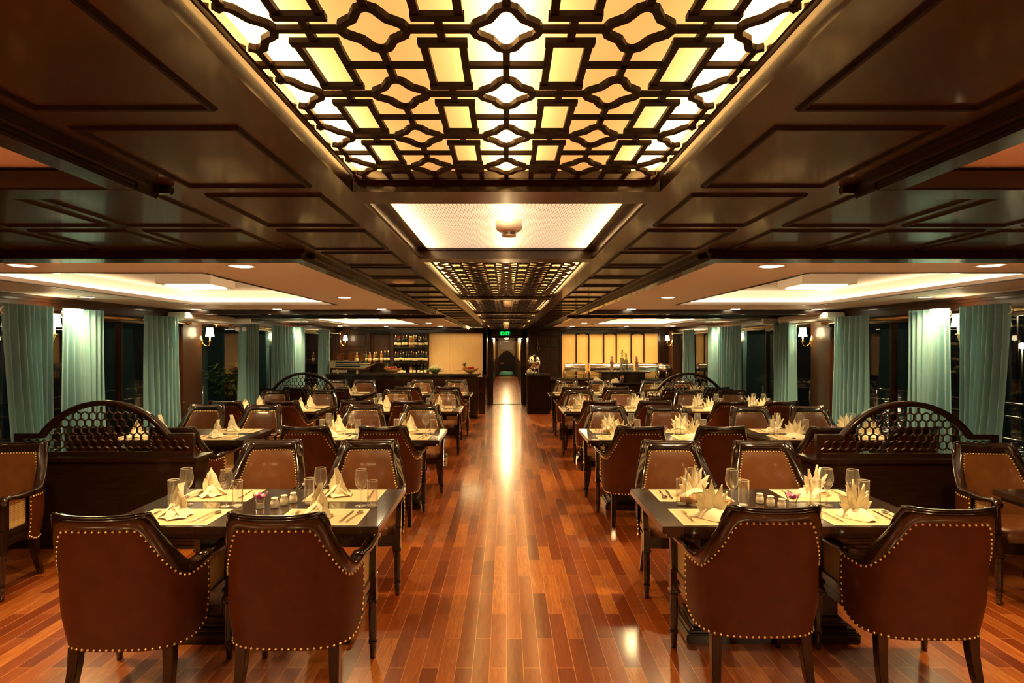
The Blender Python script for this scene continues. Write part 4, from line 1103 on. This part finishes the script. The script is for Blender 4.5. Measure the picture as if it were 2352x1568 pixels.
place = [('top shelf', 1.592, [(1530, 'dg'), (1580, 'dr'), (1612, 'dr'), (1690, 'dr'), (1750, 'dg'), (1830, 'ag'), (1862, 'ag'), (1908, 'ag'), (1955, 'dg'), (2010, 'dg'), (2048, 'dg'), (2108, 'dg'), (2160, 'dr')]),
         ('middle shelf', 1.205, [(1525, 'dg'), (1578, 'dr'), (1630, 'dr'), (1680, 'dg'), (1745, 'dg'), (1808, 'dr'), (1855, 'dg'), (1905, 'dr'), (1958, 'dg'), (2005, 'dg'), (2058, 'dg'), (2110, 'dg'), (2160, 'dg')]),
         ('back counter', .89, [(1585, 'dg'), (1650, 'dr'), (1705, 'dr'), (1845, 'ag'), (1915, 'dg'), (2003, 'dg'), (2065, 'dg'), (2140, 'dg')]),
         ('long shelf', 1.205, [(350, 'dg'), (718, 'ag'), (905, 'gr'), (990, 'ag'), (1082, 'ag'), (1135, 'dg'), (1225, 'ag'), (1305, 'dg'), (1370, 'dg')])]
for nm, z, lst in place:
    for k, (px, kd) in enumerate(lst):
        o = BT[kd].put((X15(740+px/9.046), YL-.14+R.uniform(-.03, .03), z), R.uniform(0, 6), '%s, %s from the left on the %s' % (BN[kd], NUM[k], nm)); q_ = R.uniform(.88, 1.06); o.scale = (1, 1, q_)
# ship model
t = thing('ship_model', 'ivory cruise junk model with three brown sails on the bar', 'ship model', (-3.50, 13.55, 1.01)); t.scale = (1, 1, .84)
def hullrows(secs):   # (x, half width, z low, z high)
    return [[(x, -w, zh), (x, -w*.8, (zl+zh)/2), (x, 0, zl), (x, w*.8, (zl+zh)/2), (x, w, zh)] for x, w, zl, zh in secs]
MB().grid(hullrows([(-.47, .06, .10, .16), (-.40, .09, .085, .16), (0, .10, .08, .15), (.3, .085, .09, .15), (.42, .03, .13, .17)])).build('keel', 'hullred', t)
m = MB()
m.prism([(-.50, .15), (.30, .13), (.52, .26), (.36, .215), (.30, .21), (-.48, .235)], -.10, .10, 'y')
m.prism([(-.50, .25), (.38, .24), (.40, .262), (-.50, .275)], -.095, .095, 'y'); m.prism([(-.50, .31), (.12, .30), (.22, .325), (-.49, .335)], -.09, .09, 'y')
m.box(-.5, -.36, -.09, .09, .23, .33); m.build('decks', 'hull', t, .002)
m = MB().box(-.42, .30, -.085, .085, .23, .255).box(-.42, .18, -.08, .08, .27, .315); m.box(-.36, .20, -.1015, .1015, .175, .205); m.build('window_rows', 'black', t)
for k, (x, h, w_) in enumerate(((-.26, .22, .115), (.0, .25, .12), (.24, .20, .08))):
    MB().tube([(x+.03, 0, .30), (x+.05, 0, .33+h)], .005, 6).build('mast', 'wood_w', t)
    m = MB(); rows = []
    for q in range(9):
        u = q/8; rows.append([(x+.05-w_*(.45+.9*math.sin(PI*(.15+.55*u)))*v+.02*u, .015*math.sin(PI*v), .33+h*u*(1-.15*v)-.02*(1-u)*v) for v in (0, .25, .5, .75, 1)])
    m.grid(rows); o = m.build('sail', 'sail', t); md = o.modifiers.new('thick', 'SOLIDIFY'); md.thickness = .004
MB().box(-.35, -.33, -.05, .05, 0, .11).box(.1, .12, -.05, .05, 0, .11).box(-.42, -.08, -.12, -.115, .03, .09).build('stand', 'hull', t)
# fruit bowls
def fruit_bowl(x, y, z, nm, sc=1):
    t = thing('fruit_bowl', 'boat-shaped wooden bowl of fruit %s' % nm, 'bowl', (x, y, z))
    rows = []
    for q in range(13):
        u = -1+q/6; w_ = .105*(1-abs(u)**2.2)+.004; zl = .01+.09*abs(u)**2.4; rows.append([(u*.20*sc, w_*math.sin(a), zl+(.09+.035*abs(u)**2-zl)*(1-math.cos(a))) if abs(a) < PI/2 else (u*.20*sc, w_*math.sin(a), .09+.035*abs(u)**2) for a in [-PI/2+PI*k/8 for k in range(9)]])
    m = MB().grid(rows); o = m.build('bowl_shell', 'bowl', t); md = o.modifiers.new('thick', 'SOLIDIFY'); md.thickness = .006
    MB().box(-.05, .05, -.03, .03, 0, .014).build('foot', 'bowl', t)
    for k, (dx, dy, r, mt, lab) in enumerate(((-.02, -.02, .038, 'red', 'red apple'), (.06, -.01, .042, 'red', 'red dragon fruit'), (.01, .03, .036, 'orange', 'orange'), (-.08, .0, .036, 'orange', 'yellow mango'))):
        f = thing('fruit', '%s in the fruit bowl %s' % (lab, nm), 'fruit', (x+dx*sc, y+dy, z+.075+r), group='fruit in the bowls')
        MB().ball((0, 0, 0), r, 12, 8).build('flesh', mt, f); MB().tube([(0, 0, r*.9), (.004, 0, r+.018)], .003, 5).build('stem', 'green', f)
    f = thing('pineapple', 'pineapple with leafy crown in the fruit bowl %s' % nm, 'fruit', (x-.14*sc, y, z+.12), group='fruit in the bowls')
    MB().lathe([(.01, -.04), (.035, -.02), (.038, .02), (.02, .045)], n=12).build('flesh', 'orange', f)
    m = MB()
    for k in range(16):
        a = k*2.4; e = .3+.9*(k/16); petal(m, (0, 0, .04), (.085*math.cos(a)*e, .085*math.sin(a)*e, .05+.085*(1.3-e)), .008, (-math.sin(a), math.cos(a), 0), .003, 4)
    m.build('crown', 'green', f)
fruit_bowl(-2.58, 13.55, 1.01, 'beside the ship model')
fruit_bowl(-.82, 13.55, 1.01, 'at the aisle end of the bar', .95)
t = thing('flower_bouquet', 'low dome of white flowers and green leaves on the bar', 'flowers', (-1.62, 13.55, 1.01))
m = MB()
for k in range(46):
    a = k*2.4; r = math.sqrt(k/46)*.13; m.ball((r*math.cos(a), r*math.sin(a)*.8, .10+.06*(1-(r/.13)**2)+.0), .024, 8, 5)
m.build('blossoms', 'cauli', t); m = MB()
for k in range(26):
    a = k*2*PI/26; l = .18+.03*(k % 3); petal(m, (.09*math.cos(a), .07*math.sin(a), .07), (l*math.cos(a), l*.8*math.sin(a), .03+.03*(k % 3)), .018, (-math.sin(a), math.cos(a), 0), .004, 4)
m.lathe([(.05, 0), (.10, .03), (.12, .09), (.05, .12)], n=16); m.build('leaves', 'green', t)
# ================================================================ buffet on the right
X14 = lambda p, d=14.2: (p-1163)*d/1370
t = thing('end_cabinet', 'dark cabinet with granite top beside the exit passage', 'cabinet')
MB().box(.50, 1.04, 14.2, 14.75, .0, .92).build('body', 'darkwood', t, .004); MB().ring(.56, .98, .12, .84, 14.2, .030, .012, lambda x, y, z: (x, z, y)).build('door_panel', 'darkwood', t)
MB().box(.47, 1.07, 14.16, 14.8, .92, .955).build('countertop', 'stone', t, .004)
t = thing('soup_urn', 'large polished round soup urn on the end cabinet', 'urn', (.68, 14.45, .955))
MB().lathe([(.03, .10), (.10, .14), (.14, .21), (.145, .28), (.13, .33)], n=24).build('bowl', 'chrome', t)
MB().lathe([(.135, .33), (.12, .38), (.08, .425), (.02, .445), (.02, .46), (.001, .47)], n=24, cap=False).build('lid', 'chrome', t)
for k in range(3):
    a = k*2.1+.5; MB().tube([(.11*math.cos(a), .11*math.sin(a), .18), (.13*math.cos(a), .13*math.sin(a), .10), (.10*math.cos(a), .10*math.sin(a), 0)], .010, 8).build('leg', 'chrome', t)
MB().lathe([(.05, .0), (.055, .05)], n=16).build('burner', 'chrome', t)
tag(MB().lathe([(.02, 0), (.06, .02), (.07, .06), (.05, .10), (.01, .12)], (.56, 14.38, .955), 12).build('flower_ball', 'cauli'), 'cream flower ball in front of the soup urn', 'flowers')
t = thing('buffet_counter', 'dark back counter carrying the chafing dishes along the yellow panels', 'counter')
MB().box(1.12, 4.14, 14.95, YR-.03, 0, .78).build('body', 'wood', t, .004); MB().box(1.10, 4.15, 14.9, YR-.03, .78, .815).build('countertop', 'stone', t, .004)
t = thing('serving_counter', 'low black granite serving counter in front of the buffet', 'counter')
MB().box(1.95, 3.36, 13.45, 14.05, 0, .77).build('body', 'wood_x', t, .004); MB().box(1.85, 3.42, 13.38, 14.1, .77, .80).build('countertop', 'stone', t, .005)
t = thing('display_plinth', 'raised black display plinth on the serving counter', 'plinth')
MB().box(2.17, 3.17, 13.6, 14.0, .80, 1.02).build('body', 'wood', t, .003); MB().box(2.06, 3.28, 13.54, 14.05, 1.02, 1.05).build('countertop', 'stone', t, .004)
def chafer():
    t = thing('chafing_dish', '', 'chafing dish', group='rectangular chafing dishes')
    MB().box(-.26, .26, -.17, .17, .17, .25).build('water_pan', 'chrome', t, .012)
    m = MB(); rows = []
    for q in range(11):
        a = PI*q/10; rows.append([(x, -.165*math.cos(a), .255+.13*math.sin(a)) for x in (-.25, -.24, .24, .25)])
    m.grid(rows); m.prism([(-.165*math.cos(PI*q/10), .255+.13*math.sin(PI*q/10)) for q in range(11)], -.25, -.245, 'x'); m.prism([(-.165*math.cos(PI*q/10), .255+.13*math.sin(PI*q/10)) for q in range(11)], .245, .25, 'x'); m.build('roll_lid', 'chrome', t)
    for sx in (-1, 1):
        for sy in (-1, 1): MB().tube([(sx*.25, sy*.15, .2), (sx*.265, sy*.16, .1), (sx*.25, sy*.15, 0)], .012, 8).build('leg', 'chrome', t)
    MB().tube([(-.12, -.19, .26), (-.12, -.215, .27), (.12, -.215, .27), (.12, -.19, .26)], .010, 8).build('handle', 'chrome', t)
    MB().box(-.22, .22, -.12, .12, .06, .068).build('burner_shelf', 'chrome', t)
    return Proto(t)
CF = chafer()
for k, x in enumerate((1320, 1377, 1430, 1487)): CF.put((X14(x, 15.15), 15.18, .815), 0, 'polished rectangular chafing dish, %s from the left along the yellow panels' % ORDN[k].replace('nearest', 'first').replace('farthest', 'fourth'))
for x, y, sx, en in ((2.72, 15.17, 2.5, 15), (-1.25, 14.98, 1.3, 4), (-3.1, 15.0, 1.6, 4)):  # area lamps added to brighten the far-end walls, no fitting modelled
    o = lamp('wall_wash_fill', 'AREA', (x, y, 2.045), en, WARM, shape='RECTANGLE', size=sx, size_y=.04); o.rotation_euler = (-.35, 0, 0)
t = thing('round_chafing_dish', 'round polished chafing dish near the right end wall', 'chafing dish', (X14(1525, 15.15), 15.15, .815))
MB().lathe([(.06, .14), (.16, .17), (.20, .23), (.205, .27)], n=28).build('pan', 'chrome', t); MB().lathe([(.20, .27), (.18, .32), (.11, .36), (.02, .375)], n=28).build('lid', 'chrome', t)
for k in range(3):
    a = k*2.1+.6; MB().tube([(.16*math.cos(a), .16*math.sin(a), .2), (.18*math.cos(a), .18*math.sin(a), .1), (.15*math.cos(a), .15*math.sin(a), 0)], .011, 8).build('leg', 'chrome', t)
def vase(x, h, fl, lab):
    t = thing('orchid_vase', lab, 'vase', (x, 13.78, 1.05), group='tall orchid vases')
    MB().lathe([(.001, 0), (.045, 0), (.042, .02), (.038, h*.6), (.045, h*.62), (.043, h*.62), (.036, .03), (.001, .025)], n=16, cap=False).build('glass_body', 'glass', t)
    m = MB(); st = MB()
    for k in range(26):
        a = k*2.4; z = .08+(h-.08)*k/26; c = Vector((.022*math.cos(a), .022*math.sin(a), z))
        for q in range(3): b = a+q*2.1; petal(m, c, c+Vector((.026*math.cos(b), .026*math.sin(b), .014)), .012, (-math.sin(b), math.cos(b), 0), .003, 3)
    m.build('blossoms', fl, t); st.tube([(0, 0, .01), (.006, 0, h)], .004, 6).tube([(.01, 0, .01), (-.01, .006, h*.9)], .004, 6).build('stems', 'green', t)
vase(X14(1405, 13.78), .34, 'purple', 'glass vase of purple orchids, left one on the display plinth')
vase(X14(1429, 13.78), .50, 'palegreen', 'tallest glass vase of pale green sprays, left of the central pair')
vase(X14(1438, 13.78), .42, 'palegreen', 'glass vase of pale green sprays, right of the central pair')
vase(X14(1462, 13.78), .34, 'purple', 'glass vase of purple orchids, right one on the display plinth')
t = thing('wine_cooler', 'dark metal wine cooler on the serving counter', 'bucket', (X14(1429, 13.5), 13.5, .80))
MB().lathe([(.05, 0), (.065, .15), (.068, .155)], n=20).build('bucket_body', 'chrome', t); MB().tube([(-.065, 0, .12), (-.10, 0, .16), (-.09, 0, .19)], .008, 6).build('handle', 'chrome', t)
def crumple(nm, lab, x, y, z, sx, sz, tilt):
    m = MB(); n = 12; rows = []
    for i in range(n+1):
        r = []
        for j in range(n+1):
            u, v = i/n*2-1, j/n*2-1; r.append((x+sx*u+tilt*v*.3, y+.06*v, z+sz*max(0, (1-u*u)*(1-v*v))**.6+.02*math.sin(5*u+3*v)*(1-u*u)*(1-v*v)+.002))
        rows.append(r)
    return tag(m.grid(rows).build(nm, 'cloth'), lab, 'cloth')
crumple('white_cloth', 'crumpled white cloth on the serving counter edge', X14(1413, 13.46), 13.47, .80, .10, .10, .1)
t = thing('open_napkin', 'large stiff white napkin leaning above the farthest right aisle table', 'napkin', (X14(1368, 12.9), 12.9, 0))
MB().hexa([(-.20, -.01, .72), (-.10, -.01, .70), (.22, .10, .84), (.0, .02, .96)], [(-.19, .0, .72), (-.09, .0, .70), (.23, .11, .84), (.01, .03, .96)]).build('sheet', 'cloth', t)
MB().box(-.15, .15, -.1, .25, 0, .70).build('stand', 'wood', t, .004)
# orchid twig on the passage wall
t = thing('twig_ornament', 'pale forked twig ornament on the dark wall beside the exit', 'ornament', (.80, YR-.015, 1.62))
for pts in ([(0, 0, .22), (.02, 0, .08), (-.04, 0, -.10)], [(.02, 0, .08), (.06, 0, -.02), (.08, 0, -.10)], [(.0, 0, .0), (.03, 0, -.16)]): MB().tube(pts, [.006, .005, .003][:len(pts)], 6).build('twig', 'bowl', t)
# ---- plants outside
def bush(x, y, z0, h, w_, lab, seed):
    q = random.Random(seed); t = thing('potted_shrub', lab, 'plant', (x, y, z0)); m = MB(); st = MB()
    for k in range(14):
        a = q.uniform(0, 2*PI); tip = Vector((q.uniform(-w_, w_)*.8, q.uniform(-w_, w_)*.8, h*q.uniform(.45, 1))); mid = tip*.5+Vector((0, 0, .1)); st.tube([(0, 0, 0), mid, tip], .006, 5)
        for e in range(9):
            c = mid.lerp(tip, e/8)
            for f in range(4):
                b = q.uniform(0, 2*PI); l = q.uniform(.10, .17); petal(m, c, c+Vector((l*math.cos(b), l*math.sin(b), q.uniform(-.08, .05))), .020, (-math.sin(b), math.cos(b), 0), .003, 3)
    m.build('foliage', 'green', t); st.build('stems', 'green', t)
    MB().lathe([(.12, -.5), (.17, 0), (.15, 0)], n=14).build('pot', 'hullred', t)
for s, nm in ((-1, 'left'), (1, 'right')):
    for k, y in enumerate((6.5, 10.1, 13.4)):  # unseen lamps added to light the shrubs and the deck
        t = thing('added_deck_lamp', 'unseen lamp added outside the %s windows, %s from the camera' % (nm, ORDN[k]), 'lamp', (s*5.0, y, 2.10))
        MB().lathe([(.05, .03), (.06, 0), (.045, -.02)], n=16).build('housing', 'white', t)
        MB().box(*sorted((0, -s*.66)), -.01, .01, .03, .05).build('bracket', 'white', t)
        lamp('added_deck_bulb', 'POINT', (s*5.0, y, 2.02), 10, WARM, shadow_soft_size=.03)
bush(-4.85, 10.35, .45, .95, .36, 'leafy green shrub outside the left window beside a curtain', 3)
bush(4.85, 10.6, .35, .75, .30, 'feathery green shrub outside the right window beside a curtain', 5)
bush(4.85, 13.2, .35, .70, .25, 'small green shrub outside the far right window', 8)
t = thing('flower_sprig', 'cream blossoms on a sprig behind the nearest right aisle table', 'flowers', (2.13, 3.95, 0))
MB().lathe([(.05, 0), (.05, .02), (.012, .04), (.012, .58), (.05, .60)], n=14).build('stand', 'wood', t)
m = MB()
for k in range(7): m.ball((-.06+.025*k, .01*math.sin(k*2), .665+.012*math.sin(k*1.7)), .016, 8, 5)
m.build('blossoms', 'cauli', t); MB().tube([(0, 0, .6), (.03, 0, .65), (.12, 0, .68)], .004, 6).build('stem', 'green', t)
